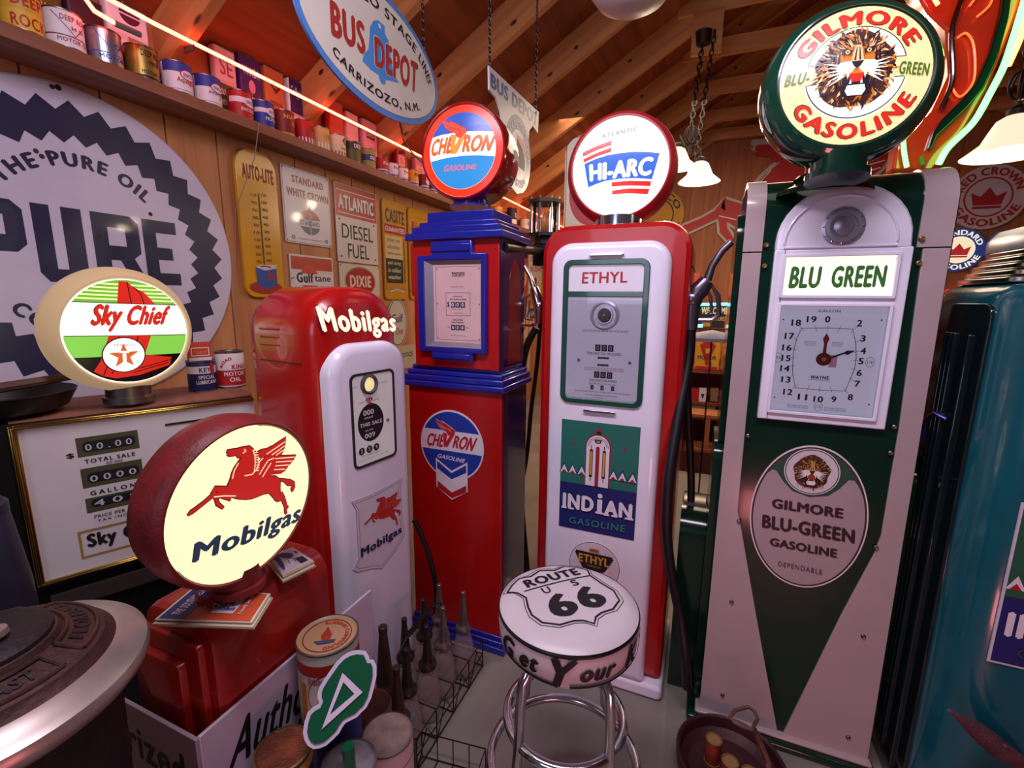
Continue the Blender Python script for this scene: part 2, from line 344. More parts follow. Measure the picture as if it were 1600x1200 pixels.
def lion(a, cx, cy, s, Mt, seed=3, n=240):
    "roaring lion head: mane strokes, muzzle, whiskers, mouth; Mt = dict of materials"
    R = random.Random(seed); T = lambda l: [(cx+s*x, cy+s*y) for x, y in l]
    a.poly(T([(.92*math.cos(t)*(1+.06*math.sin(7*t)), 1.02*math.sin(t)*(1+.05*math.sin(5*t))) for t in [2*math.pi*i/40 for i in range(40)]]), Mt['brown']); a.up()
    for k in range(n):
        if k % 60 == 0: a.up()
        t = R.uniform(0, 2*math.pi); r0 = R.uniform(.45, .95); ln = R.uniform(.1, .23); bend = R.uniform(-.35, .1) if math.cos(t) > 0 else R.uniform(-.1, .35)
        p0 = (r0*math.cos(t)*.92, r0*math.sin(t)*1.02); t2 = t+bend*.6; p1 = ((r0+ln)*math.cos(t2)*.92, (r0+ln)*math.sin(t2)*1.02)
        m = Mt[R.choice(['orange', 'dark', 'dark', 'orange', 'tan', 'brown'] if n > 100 else ['orange', 'dark', 'brown', 'tan'])]
        a.line(T([p0, ((p0[0]+p1[0])/2+.02, (p0[1]+p1[1])/2), p1]), [.015*s, .06*s, .006*s], m)
    a.up(); a.poly(T([(-.46, .5), (-.2, .62), (.1, .62), (.42, .52), (.52, .2), (.5, -.1), (.36, -.45), (-.36, -.45), (-.5, -.1), (-.52, .2)]), Mt['orange'])
    a.up()
    for k in range(60):
        t = R.uniform(-.6, 3.75); r0 = R.uniform(.42, .52); r1 = r0+R.uniform(.12, .25); a.line(T([(r0*math.cos(t), .08+r0*math.sin(t)*1.05), (r1*math.cos(t+.1), .08+r1*math.sin(t+.1)*1.05)]), [.05*s, .01*s], Mt[R.choice(['brown', 'dark', 'orange', 'tan'])])
    for x in (-.5, -.42, .42, .5): a.line(T([(x, .45), (x*1.05, 0), (x*.8, -.5)]), [.02*s, .09*s, .02*s], Mt['dark'])
    for k in range(10): x = R.uniform(-.35, .35); y = R.uniform(.3, .6); a.line(T([(x, y), (x*.9, y-.16)]), [.03*s, .005*s], Mt['brown'])
    a.poly(T([(-.07, .55), (.07, .55), (.15, .12), (-.15, .12)]), Mt['tan']); a.up(); a.line(T([(-.03, .5), (-.06, .15)]), [.02*s, .05*s], Mt['brown']); a.line(T([(.03, .5), (.06, .15)]), [.02*s, .05*s], Mt['brown'])
    a.poly(T([(-.34, -.25), (.34, -.25), (.3, -.78), (-.3, -.78)]), Mt['dark']); a.up()
    for sx in (-1, 1):
        a.poly(T([(sx*.12, .42), (sx*.42, .5), (sx*.36, .34), (sx*.16, .3)]), Mt['dark'])
        a.poly(T([(0, .02), (sx*.16, .14), (sx*.4, .12), (sx*.5, -.02), (sx*.38, -.2), (sx*.12, -.16)]), Mt['white'])
        for k in range(6):
            yy = .02-.05*k; a.line(T([(sx*.3, yy), (sx*(.78-.03*k), yy+.12-.07*k)]), [.07*s, .006*s], Mt['white'])
    a.up()
    for sx in (-1, 1):
        a.poly(T(circ(sx*.25, .38, .055, 10)), Mt['tan'])
    a.up()
    for sx in (-1, 1): a.poly(T(circ(sx*.25, .38, .025, 8)), Mt['dark'])
    a.poly(T([(-.15, .12), (.15, .12), (.07, -.02), (0, -.07), (-.07, -.02)]), Mt['dark'])
    a.poly(T([(-.17, -.2), (.17, -.2), (.14, -.42), (-.14, -.42)]), Mt['red'])
    for x in (-.2, .2): a.poly(T([(x-.04, -.16), (x+.04, -.16), (x, -.34)]), Mt['white'])
    for x in (-.13, .13): a.poly(T([(x-.03, -.46), (x+.03, -.46), (x, -.34)]), Mt['white'])
    a.poly(T([(-.2, -.5), (.2, -.5), (.24, -.64), (.17, -.76), (-.17, -.76), (-.24, -.64)]), Mt['white'])
    a.up()
LIT_LION = dict(brown=L('#4a2a2a', .9), dark=L('#251a2c', .8), orange=L('#c87420', .95), tan=L('#e8c090', 1.0), white=L('#fffaf0', 1.25), red=L('#d42a20', 1.0))
INK_LION = dict(brown=K('#4a2812'), dark=K('#20140e'), orange=K('#b8691f'), tan=K('#d8a868'), white=K('#efe6dc'), red=K('#a81c18'))
# ================================================================== THE SETTING
WX = -2.387; RM = .58
def roofz(x): return 2.71+RM*(x-WX)
pine = wood('pine_lumber', '#b5713f', '#d09458', (14, 1, 1), 9, .6, knots=True)
pine_tie = wood('pale_pine', '#c08048', '#dba066', (14, 1, 1), 9, .6)
ply = wood('roof_plywood', '#7a3819', '#9d5025', (1, 12, 1), 8, .65)
panelw = wood('wall_plywood', '#a8683f', '#c48457', (1, 1, 16), 7, .6)
panelb = wood('back_plywood', '#9c5a34', '#b57046', (1, 1, 16), 7, .6)
boardw = wood('shelf_wood', '#7d4a35', '#96604a', (1, 12, 1), 10, .6)
conc = mat('painted_concrete', '#8f8780', rough=.55, var=.28, scale=3, bump=.25)
fl = MB().box(-2.5, 5.5, -1.6, 8.1, -.1, 0, conc).build('floor', smooth=0); tag(fl, kind='structure')
wl = MB().box(WX-.1, WX-.012, -1.2, 8.1, 0, 2.9, boardw).build('wall_left', smooth=0); tag(wl, kind='structure')
pm = None
for i in range(38):                                                    # grooved plywood siding, one board at a time
    y0 = -1.18+.0-.018+.2475*i
    if pm is None:
        pm = MB().box(-.012, 0, .004, .2435, 0, 2.9, panelw).build('board', wl, smooth=0); pm.location = (WX, y0, 0)
    else:
        o = pm.copy(); COL.objects.link(o); o.location = (WX, y0, 0)
bw = MB().box(-2.5, 5.5, 8.02, 8.1, 0, 6.4, boardw).build('wall_back', smooth=0); tag(bw, kind='structure')
pm = None
for i in range(20):
    x0 = WX+.4*i
    if pm is None:
        pm = MB().box(.004, .396, -.012, 0, 0, 6.4, panelb).build('board', bw, smooth=0); pm.location = (x0, 8.02, 0)
    else:
        o = pm.copy(); COL.objects.link(o); o.location = (x0, 8.02, 0)
wr = MB().box(5.4, 5.5, -1.2, 8.1, 0, 2.9, panelb).build('wall_right', smooth=0); tag(wr, kind='structure')
# roof: plywood on rafters, ridge at x = 1.5
RX = 1.5
mb = MB(); mb.prism([(WX-.4, roofz(WX-.4)), (RX, roofz(RX)), (RX, roofz(RX)+.03), (WX-.4, roofz(WX-.4)+.03)], -1.2, 8.1, ply, 'y')
mb.prism([(RX, roofz(RX)), (5.8, roofz(RX)-RM*(5.8-RX)), (5.8, roofz(RX)-RM*(5.8-RX)+.03), (RX, roofz(RX)+.03)], -1.2, 8.1, ply, 'y')
ce = mb.build('ceiling', smooth=0); tag(ce, kind='structure')
al = math.atan(RM); RL = (RX-WX+.3)/math.cos(al)
rf = None
RY = [-.72, .03, .78, 1.54, 2.31, 3.02, 3.75, 4.56, 5.34, 6.24, 7.13, 7.9]
for side in (0, 1):
    for y in RY:
        if rf is None:
            rf = MB().box(0, RL, -.024, .024, -.205, -.002, pine); kr = random.Random(4); kn = mat('pine_knot', '#4a2414', rough=.6, var=.4, scale=40)
            for kx in (.62, 1.05, 1.5, 1.86, 2.2, 2.66, 3.1, 3.62): rf.prism(circ(kx+kr.uniform(-.08, .08), -.05-kr.random()*.12, .016+kr.random()*.012, 10, .012), -.0246, .0246, kn)
            rf = rf.build('rafter', ce, smooth=0)
            o = rf
        else:
            o = rf.copy(); COL.objects.link(o)
        if side == 0: o.location = (WX-.3, y, roofz(WX-.3)); o.rotation_euler = (0, -al, 0)
        else: o.location = (RX*2-WX+.3, y+.05, roofz(WX-.3)); o.rotation_euler = (0, -al, math.pi)
tie = None
for y in RY[3:]:
    if tie is None:
        tie = MB().box(0, 3.9, -.02, .02, 0, .15, pine_tie).build('collar_tie', ce, smooth=0); o = tie
    else: o = tie.copy(); COL.objects.link(o)
    o.location = (-.42, y-.046, 3.80)
o = MB().box(-.09, .14, -.02, .02, -.16, .16, pine).build('blocking', ce, smooth=0); o.location = ay(1100, 52, 4.48)
# wall plate and the display shelf
MB().box(WX, WX+.06, -1.1, 8.0, 2.44, 2.5, boardw).build('wall_plate', wl, smooth=0)
ST = 2.376
sh = MB().box(0, .2, -1.1, 8.0, -.05, 0, boardw).build('wall_shelf', smooth=0, bevel=.003); sh.location = (WX, 0, ST)
tag(sh, 'long brown wooden shelf of cans high on the left wall', 'shelf')
SX = WX+.2
# ------------------------------------------------------------------ round oil cans in the front row of the shelf
def can(name, label, x, y, z, r, h, base, bands, texts, group=None, yaw=90, cat='can', rim=steel, lid=None, extra=None, cb=None):
    """bands: (v0, v1, mat) as fractions of the height; texts: (string, v0, v1, half-angle, mat)"""
    root = empty(name, (x, y, z), yaw, label, cat, group)
    b = MB().lathe([(r*.96, 0), (r, .003), (r, h-.003), (r*.96, h)], base, 28, cap0=True, cap1=False).build('body', root)
    for q in (0.003, h-.001): MB().lathe([(r-.001, q-.003), (r+.002, q-.002), (r+.002, q+.002), (r-.002, q+.003)], rim, 28).build('rim', root)
    MB().lathe([(r-.002, h+.001), (r*.9, h-.003), (.001, h-.003)], lid or rim, 28).build('lid', root)
    a = Art(lambda u, v, hh: ((r+hh)*math.sin(u), -(r+hh)*math.cos(u), v*h), .18)
    for v0, v1, mm in bands: a.rect(-1.6, 1.6, v0, v1, mm)
    a.up()
    if extra: extra(a); a.up()
    for t in texts:
        s, v0, v1, w, mm = t[:5]; u0 = t[5] if len(t) > 5 else 0
        a.text(s, u0-w, u0+w, v0, v1, mm, bold=.03, space=1.05)
    a.build('printing', root)
    return root
W, R_, B_, Y_, K_, G_ = K('#e6dfe6'), K('#b01818'), K('#23389c'), K('#d2a02a'), K('#181418'), K('#1f5a34')
silver = mat('bright_tinplate', '#b8bcc8', rough=.3, metal=.9, var=.2); gold = mat('gold_tinplate', '#a8863a', rough=.38, metal=.6, var=.25)
def oval_badge(s, m_in, m_out, mt, u=.25, v=.62):
    def f(a):
        a.disc(u, v, .62, m_out, .17); a.up(); a.disc(u, v, .54, m_in, .14); a.up(); a.text(s, u-.38, u+.38, v-.06, v+.06, mt, .03)
    return f
def vee(mt):
    return lambda a: (a.line([(-.95, .9), (.1, .35), (1.1, .9)], .03, mt), a.line([(-1.5, .32), (1.5, .32)], .03, mt))
cx = WX+.135
GR = 'round oil cans in the front row of the wall shelf'
can('oil_can', 'yellow can with red lettering, first on the wall shelf', cx, 1.0, ST, .055, .125, Y_, [(.0, .5, K('#e0b030'))], [('DEEP', .62, .9, .8, R_), ('ROCK', .1, .4, .9, R_)], GR)
can('oil_can', 'white oil can with dark red vee and red lettering on the shelf', cx, 1.117, ST, .057, .125, W, [], [('DEEP ROCK', .72, .86, .85, R_, .3), ('H D', .5, .6, .35, R_, .3), ('MOTOR OIL', .16, .27, .9, R_, .1)], GR, extra=vee(K('#8c2a50')))
can('oil_can', 'silver and blue oil can with thin vee, between white and gold cans', cx, 1.242, ST, .055, .125, silver, [(.05, .95, silver)], [('OIL', .5, .66, .5, B_, .6), ('MOTOR', .15, .27, .8, B_)], GR, extra=vee(K('#3b50b8')))
can('oil_can', 'gold oil can with black lettering and small black wedge', cx, 1.375, ST, .056, .125, gold, [(0, .12, K_)], [('DEEP ROCK', .68, .88, .85, K_, .3), ('PRIZE', .46, .58, .4, K_, .3), ('MOTOR OIL', .16, .28, .8, K_, .2)], GR)
can('oil_can', 'blue and white can with oval badge and red script', cx, 1.515, ST, .057, .125, W, [(.66, 1, B_), (.1, .115, B_)], [('Aquaglide', .3, .5, .8, R_, .2)], GR, extra=oval_badge('ENCO', W, R_, B_))
can('oil_can', 'blue and white can with oval badge and dark capital lettering', cx, 1.652, ST, .056, .125, W, [(.6, 1, B_), (.1, .115, B_)], [('AVIATION', .38, .48, .75, B_, .2), ('E', .25, .33, .07, R_, .4)], GR, extra=oval_badge('ENCO', W, R_, B_))
can('oil_can', 'red oil can with white side patch and oval badge', cx, 1.82, ST, .056, .125, R_, [], [('ENCOLUBE', .26, .38, .8, W, .2)], GR, extra=lambda a: (a.rect(-1.6, -.2, .55, .75, W), oval_badge('ENCO', W, W, B_)(a)))
can('oil_can', 'dark blue oil can with white side patch and oval badge', cx, 1.952, ST, .053, .125, B_, [], [('MOTOR', .26, .4, .7, W, .2)], GR, extra=lambda a: (a.rect(-1.6, -.2, .55, .72, W), oval_badge('ENCO', W, W, B_)(a)))
can('oil_can', 'brown red can with yellow slanting lettering', cx, 2.083, ST, .055, .125, K('#7a1c14'), [(.0, .1, Y_)], [('NIAG', .66, .84, .7, Y_), ('HD', .42, .62, .3, Y_, .4)], GR)
can('oil_can', 'plain red can with white stripes along its foot', cx, 2.227, ST, .052, .125, R_, [], [('S', .55, .8, .2, K_, .2)], GR, extra=lambda a: [a.rect(-1.4+.35*i, -1.25+.35*i, .02, .25, W) for i in range(9)])
can('oil_can', 'pale yellow can with white stripes along its foot', cx, 2.35, ST, .054, .125, K('#c8a860'), [], [('OIL', .5, .7, .4, K('#a08030'), .2)], GR, extra=lambda a: [a.rect(-1.4+.35*i, -1.25+.35*i, .02, .3, W) for i in range(9)])
can('oil_can', 'cream can with green diamond emblem and striped foot', cx, 2.487, ST, .055, .125, K('#d8cfae'), [], [('S', .66, .82, .12, W, .3), ('TAGOLENE', .32, .42, .6, G_, .2)], GR, extra=lambda a: (a.poly([(-.2, .74), (.3, .95), (.8, .74), (.3, .53)], G_), [a.rect(-1.4+.35*i, -1.25+.35*i, .02, .22, R_) for i in range(9)], a.up()))
can('oil_can', 'olive green can with white zig lettering at its top', cx, 2.627, ST, .054, .125, K('#5a5a20'), [(.62, 1, K('#20381c'))], [('DEZOL', .68, .88, .8, W, .2)], GR)
can('oil_can', 'olive green can with navy middle band', cx, 2.78, ST, .053, .125, K('#8d8c4a'), [(.38, .68, K('#26366c'))], [('DEZOL', .44, .62, .75, W, .2)], GR)
far = [('red can with white lettering and striped foot', R_, 'Polar', W, .56, 2.93, .108), ('white and blue can with small triangle mark', W, 'Perma', B_, .6, 3.05, .102), ('red topped white can with triangle mark', W, 'Perma', R_, .6, 3.18, .102),
       ('yellow and orange can with dark lettering', K('#dd9a1c'), 'RISLO', K_, .6, 3.32, .12), ('dark red can with white round mark', K('#7c1420'), 'KEN', R_, .6, 3.47, .12), ('second dark red can with white round mark', K('#6a1424'), 'KEN', R_, .6, 3.6, .12), ('pink white can behind the round blue and red lit sign', K('#d09aa8'), 'OIL', R_, .5, 3.74, .12), ('small black can near the stepped blue cornice', K_, 'OIL', W, .5, 3.88, .1)]
for (lb, bm_, t, tm, v, y, h) in far:
    can('oil_can', lb+' on the shelf', cx, y, ST, .045, h, bm_, [(0, .3, K('#c8b8cc')), (.12, .2, B_)], [(t, v, v+.22, .8, tm, .2)], GR, extra=(lambda a: (a.disc(.2, .64, .8, W, .3), a.up())) if t == 'KEN' else ((lambda a: a.poly([(-.1, .08), (.3, .42), (.7, .08)], R_)) if t == 'Perma' else None))
# ------------------------------------------------------------------ tall flat tins in the back row
def tin(label, y0, y1, z1, x=WX+.03, base=W, art=None, depth=.045, spout=True):
    w = y1-y0; h = z1-ST
    root = empty('oil_tin', (x+depth, (y0+y1)/2, ST), 90, label, 'tin', 'tall flat tins in the back row of the shelf')
    MB().prism(rr(-w/2, w/2, 0, depth, .012, 3), .0, h, base, 'z').build('body', root, bevel=.002)
    m = MB()
    if spout: m.lathe([(.012, h), (.012, h+.012), (.001, h+.012)], steel, 12, (0, depth/2, 0))
    m.prism(rr(-w/2-.001, w/2+.001, -.001, depth+.001, .012, 3), h-.004, h+.001, steel, 'z'); m.build('cap', root)
    if art:
        a = Art(lambda u, v, hh: (u*w/2, -hh, v*h)); art(a); a.build('printing', root)
    return root
def gulf(a):
    a.rect(-.9, .9, .5, 1, K('#3a1c5c')); a.rect(-.9, .9, 0, .5, K('#dcc0c8')); a.up(); a.text('Gulfpride', -.75, .75, .72, .9, W); a.disc(0, .28, .42, R_, .13); a.up(); a.text('GULF', -.28, .28, .25, .31, W)
tin('white tin with dark round mark and red wavy foot, behind the neon tube', 1.30, 1.455, 2.68, base=W, art=lambda a: (a.disc(.1, .88, .5, K('#5a1438'), .12), a.poly([(-.9, 0), (.9, 0), (.9, .38), (.4, .44), (0, .38), (-.5, .46), (-.9, .4)], R_), a.up(), a.rect(-.4, .6, .86, .88, W), a.text('Outboard', -.7, .4, .66, .74, R_, shear=.3), a.rect(-.1, .8, .5, .6, silver)))
tin('dark maroon outboard tin behind the silver can', 1.17, 1.29, 2.63, base=K('#3a1228'), art=lambda a: (a.up(), a.rect(-.9, .9, .1, .3, W), a.text('OUTBOARD', -.8, .8, .5, .62, W), a.text('MOTOR OIL', -.8, .8, .38, .45, W)))
tin('olive tin at the near end of the back row', 1.02, 1.15, 2.62, base=K('#55521c'), art=lambda a: a.text('OIL', -.5, .5, .5, .7, Y_))
tin('pale tin with white initials over an olive block', 1.75, 1.865, 2.71, base=K('#dcb8c0'), art=lambda a: (a.rect(-.9, .9, .12, .5, K('#57481c')), a.up(), a.text('SE', -.6, .6, .62, .85, K('#a8405c')), a.text('OUTBOARD', -.7, .7, .34, .42, W), a.text('MOTOR OIL', -.7, .7, .2, .28, W)))
tin('purple tin with white name over red outboard tin foot', 1.885, 2.015, 2.73, base=K('#4a1868'), art=lambda a: (a.rect(-.9, .9, 0, .22, R_), a.disc(0, .6, .3, K('#d8889c'), .09), a.up(), a.text('WANDA', -.75, .75, .74, .86, W), a.text('Outboard', -.65, .65, .38, .5, W, shear=.3), a.text('MOTOR OIL', -.75, .75, .26, .34, W)))
tin('orange tin with dark diamond mark beside the purple tin', 2.035, 2.165, 2.735, base=K('#c07040'), art=lambda a: (a.poly([(-.5, .75), (0, .85), (.5, .75), (0, .65)], K('#5a1a14')), a.up(), a.text('A-P', -.25, .25, .72, .78, Y_), a.text('MOTOR OIL', -.6, .6, .48, .54, K('#5a1a14')), a.line([(-.6, .34), (-.2, .28), (.5, .32), (.6, .36)], .03, K_)))
tin('purple and white tin with red round mark', 2.19, 2.32, 2.735, base=W, art=gulf)
tin('plain orange tin under the rafter', 2.50, 2.63, 2.74, base=K('#c04020'))
tin('white tin with small red mark behind the olive cans', 2.655, 2.775, 2.72, base=K('#d8a8b0'), art=lambda a: (a.text('TEXACO', -.6, .6, .78, .86, R_), a.poly([(0, .9), (.12, .84), (-.12, .84)], R_)))
tin('pink white tin with dark label before the neon tube end', 2.82, 2.97, 2.73, base=K('#d89aa8'), art=lambda a: (a.rect(-.6, .6, .66, .82, K('#5a1c28')), a.up(), a.text('DUPLEX', -.5, .5, .7, .78, W), a.text('MOTOR OIL', -.6, .6, .3, .38, R_)))
for i, (y0, y1, z1, bm_, lb) in enumerate([(3.2, 3.32, 2.66, K('#a02838'), 'dark red tin above the yellow and orange can'), (3.45, 3.6, 2.64, K('#c88090'), 'pink tin above the round marked cans'), (3.7, 3.82, 2.62, K('#903040'), 'maroon tin beside the lit blue and red sign')]):
    tin(lb, y0, y1, z1, base=bm_, art=lambda a: (a.rect(-.7, .7, .5, .8, K('#d8a0a8')), a.up(), a.text('OIL', -.4, .4, .58, .72, R_)))
for i in range(9):
    y = 4.1+.42*i; r2 = random.Random(i)
    can('oil_can', 'far %s can on the shelf beyond the round lit signs' % ['red', 'white', 'yellow', 'dark', 'cream', 'orange', 'maroon', 'pale', 'black'][i], cx, y, ST, .06, .13+.06*(i % 2), [R_, W, Y_, K_, K('#d8cfae'), K('#c04020'), K('#6a1424'), silver, K_][i], [(0, .3, W)], [('OIL', .4, .7, .5, [W, R_, R_, W, G_, W, W, B_, W][i])], 'far cans on the wall shelf')
# ------------------------------------------------------------------ neon tube along the shelf
neon_r = mat('red_neon', '#ff5a3a', rough=.3, emit=1)
b = neon_r.node_tree.nodes['Principled BSDF']; b.inputs['Emission Color'].default_value = (1, .085, .05, 1); b.inputs['Emission Strength'].default_value = 15
nt_ = empty('neon_tube', (-2.15, 1.18, 2.58), 0, 'long straight glowing red neon tube running along the can shelf', 'neon tube')
pth = [(0, .06, -.07), (.0, -.01, -.06), (0, -.035, -.03), (0, -.02, 0), (0, .03, .006)]+[(0, .2+.65*i, .0015*i) for i in range(11)]
MB().tube(pth, .008, neon_r, 10).build('tube', nt_)
MB().tube([(0, .05, -.07), (0, .14, -.068)], .011, silver, 10).build('electrode', nt_)
for y in (.35, 1.9, 3.4, 5.0): MB().box(-.06, .004, y, y+.006, -.03, -.006, steel).build('clip', nt_)
m = MB().tube([tuple(Vector(p)-Vector((-2.15, 1.18, 2.58))) for p in [(-2.1, 2.95, 2.72), (-2.12, 3.02, 2.62), (-2.1, 3.1, 2.55), (-2.13, 3.4, 2.5), (-2.18, 3.8, 2.46)]], .006, blackm, 6).build('cable', nt_)
w_ = MB().tube([(WX+.21, 1.86, 2.37), (WX+.18, 1.84, 2.2), (WX+.03, 1.82, 1.95), (WX+.02, 1.79, 1.6), (WX+.025, 1.76, 1.35)], .0022, mat('grey_wire', '#8a8088'), 5).build('hanging_wire'); tag(w_, 'thin grey wire hanging from the shelf past the big round sign', 'wire')

# ================================================================== SIGNS ON THE LEFT WALL
def wsign(name, label, y0, y1, z0, z1, base, draw, r=.012, t=.006, cat='sign', group=None, edge=None, holes=True, outline=None, x=WX+.004):
    yc, zc = (y0+y1)/2, (z0+z1)/2; w, h = y1-y0, z1-z0
    root = empty(name, (x, yc, zc), 90, label, cat, group)
    ol = outline or rr(-w/2, w/2, -h/2, h/2, r, 4)
    MB().prism(ol, -t, 0, base).build('plate', root, bevel=.0012)
    a = Art(flat(y=-t)); draw(a, w, h); a.build('lettering', root)
    if holes:
        for sx in (-1, 1):
            for sz in (-1, 1): MB().lathe([(.0045, -t-.003), (.006, -t)], steel, 10, (sx*(w/2-.014), 0, sz*(h/2-.014)), 'y', cap0=True).build('screw', root)
    return root
# big round sign
PZ = 1.685
pr = empty('round_sign', (WX+.004, 1.163, PZ), 90, 'huge round white enamel sign with navy saw-toothed ring and large navy word', 'sign')
MB().lathe([(.001, -.012), (.612, -.012), (.62, -.006), (.62, 0), (.001, 0)], E('#cfc4da'), 96, ax='y').build('plate', pr)
a = Art(flat(y=-.012)); navy = E('#282a48')
ot, it_ = [], []
for k in range(36):
    for d, ro, ri in ((0, .563, .437), (5, .52, .402)):
        t = math.radians(10*k+d+.6); ot.append((ro*math.cos(t), ro*math.sin(t))); it_.append((ri*math.cos(t), ri*math.sin(t)))
n = len(ot); a.tris(ot+it_, [q for i in range(n) for q in ((i, (i+1) % n, n+i), ((i+1) % n, n+(i+1) % n, n+i))], navy)
# block letters P U R E
def P_(x0, x1): return [[(x0, -.135), (x0+.055, -.135), (x0+.055, -.03), (x1-.03, -.03), (x1, 0), (x1, .125), (x1-.03, .155), (x0, .155)], [(x0+.055, .03), (x0+.055, .1), (x1-.055, .1), (x1-.055, .03)]]
l = P_(-.375, -.2); a.poly(l[0], navy, [l[1]])
a.poly([(-.175, .155), (-.12, .155), (-.12, -.085), (-.085, -.085), (-.085, .155), (-.02, .155), (-.02, -.1), (-.045, -.135), (-.15, -.135), (-.175, -.1)], navy)
l = [[(.01, -.135), (.065, -.135), (.065, -.035), (.1, -.035), (.145, -.135), (.205, -.135), (.155, -.025), (.185, 0), (.185, .125), (.155, .155), (.01, .155)], [(.065, .025), (.065, .1), (.13, .1), (.13, .025)]]
a.poly(l[0], navy, [l[1]])
a.poly([(.2, -.135), (.345, -.135), (.345, -.08), (.255, -.08), (.255, -.02), (.32, -.02), (.32, .035), (.255, .035), (.255, .1), (.345, .1), (.345, .155), (.2, .155)], navy)
a.arct('THE PURE OIL', 0, 0, .315, .055, 92, 95, navy, .055, 1.15); a.arct('COMPANY U.S.A.', 0, 0, .318, .055, 270, 100, navy, .055, 1.1, bottom=True)
a.build('lettering', pr)
for (x, z) in [(-.05, .595), (-.13, .345), (-.115, .33), (.243, .18), (.03, .06), (.3, -.33), (.43, -.43)]: MB().lathe([(.004, -.014), (.009, -.0125)], mat('rust', '#4a2c22', rough=.8, var=.5), 10, (x, 0, z), 'y', cap0=True).build('rust_chip', pr)
for t in (93, 270, 180): MB().lathe([(.006, -.016), (.011, -.012), (.011, -.011)], blackm, 12, (.6*math.cos(math.radians(t)), 0, .6*math.sin(math.radians(t))), 'y', cap0=True).build('grommet', pr)
# thermometers and small signs
def therm_art(a, w, h):
    T = K('#8c2a1c'); D = K('#5a4418'); a.text('AUTO-LITE', -w*.36, w*.42, h*.30, h*.40, T, .08)
    a.rect(-.006, .006, -h*.28, h*.22, K('#8a6a18')); a.up(); a.rect(-.0025, .0025, -h*.26, h*.2, K('#3a2a24')); 
    for i, (l_, r_) in enumerate(zip(['110', '90', '70', '50', '30', '10', '10', '30', '50', '70'], ['120', '100', '80', '60', '40', '20', '0', '20', '40', '60'])):
        z = h*.2-h*.05*i; a.text(l_, -.05, -.016, z-.008, z+.008, D, .01); a.text(r_, .016, .05, z+.004, z+.02, D, .01)
        a.rect(-.012, -.008, z-.001, z+.001, D)
    a.disc(.0, -h*.43, w*.42, K('#a0201c'), h*.045); a.up(); a.poly([(-.06, -h*.29), (.075, -h*.28), (.075, -h*.41), (.0, -h*.445), (-.055, -h*.41)], K('#2b4a9c')); a.poly([(-.06, -h*.29), (-.02, -h*.27), (.08, -h*.265), (.075, -h*.29), (-.0, -h*.31)], K('#cfd0d8'))
    a.up(); a.line([(-.03, -h*.285), (0, -h*.278), (.04, -h*.285)], .008, R_); a.rect(.01, .06, -h*.35, -h*.33, R_); a.rect(.01, .06, -h*.375, -h*.36, R_)
wsign('thermometer', 'tall yellow thermometer with a blue battery picture at its foot', 1.848, 2.103, 1.498, 2.288, mat('yellow_enamel', '#d99a12', rough=.25, var=.06, coat=.5), therm_art, r=(.06, .06, .1, .1), t=.02, cat='thermometer', holes=False)
def std(a, w, h):
    T = E('#8f1d2c'); a.frame(-w/2+.006, w/2-.006, -h/2+.006, h/2-.006, .003, E('#34406c'))
    a.text('STANDARD', -w*.3, w*.36, h*.30, h*.40, T, .08); a.text('WHITE CROWN', -w*.42, w*.46, h*.12, h*.23, T, .08)
    a.ring(.01, -h*.19, .0, .085, E('#2b3560'), ry0=.0, ry1=.075); a.up(); a.poly(circ(.01, -h*.19, .08, 30, .07, 20, 160), E('#b8262a')); a.poly(circ(.01, -h*.19, .08, 30, .07, 200, 340), E('#2b3560')); a.up()
    a.poly([(-.075, -h*.21+.02), (.095, -h*.21+.03), (.095, -h*.21-.02), (-.075, -h*.21-.02)], W); a.poly([(-.002, -h*.02), (.022, -h*.02), (.014, -h*.36), (.004, -h*.36)], E('#8e9098')); a.up()
    a.poly([(0, -h*.02), (.01, h*.05), (.022, -h*.02)], T); a.text('STANDARD', -.068, .088, -h*.21-.012, -h*.21+.018, E('#2b3560'), .03)
    a.text('U.S. STANDARD OIL COMPANY PRODUCTS', -.1, .12, -h*.435, -h*.42, E('#34406c'), 0)
    for x in (-.13, .14): a.ring(x, -h*.42, .007, .012, E('#34406c'), n=16)
wsign('enamel_sign', 'white enamel sign with torch oval emblem and dark red capitals', 2.151, 2.531, 1.828, 2.272, E('#d6cbd8'), std)
def atl(a, w, h):
    a.rect(-w/2+.004, w/2-.004, h*.09, h/2-.004, E('#b02020')); a.up(); a.rect(-w*.46, w*.46, h*.415, h*.425, W); a.rect(-w*.46, w*.46, h*.13, h*.14, W)
    a.text('ATLANTIC', -w*.43+.006, w*.43+.006, h*.18-.005, h*.37-.005, K('#3a1414'), .09); a.up(); a.text('ATLANTIC', -w*.43, w*.43, h*.18, h*.37, W, .09)
    a.text('DIESEL', -w*.38, w*.38, -h*.19, -h*.0, K_, .008); a.text('FUEL', -w*.26, w*.26, -h*.44, -h*.25, K_, .008)
    for x in (-.42, .42):
        for z in (.05, -.43): a.disc(x*w, z*h, .008, K('#4a2c22'), n=12)
wsign('enamel_sign', 'red topped white enamel sign for diesel fuel', 2.578, 3.005, 1.748, 2.266, E('#d2c8c8'), atl, r=.004, holes=False)
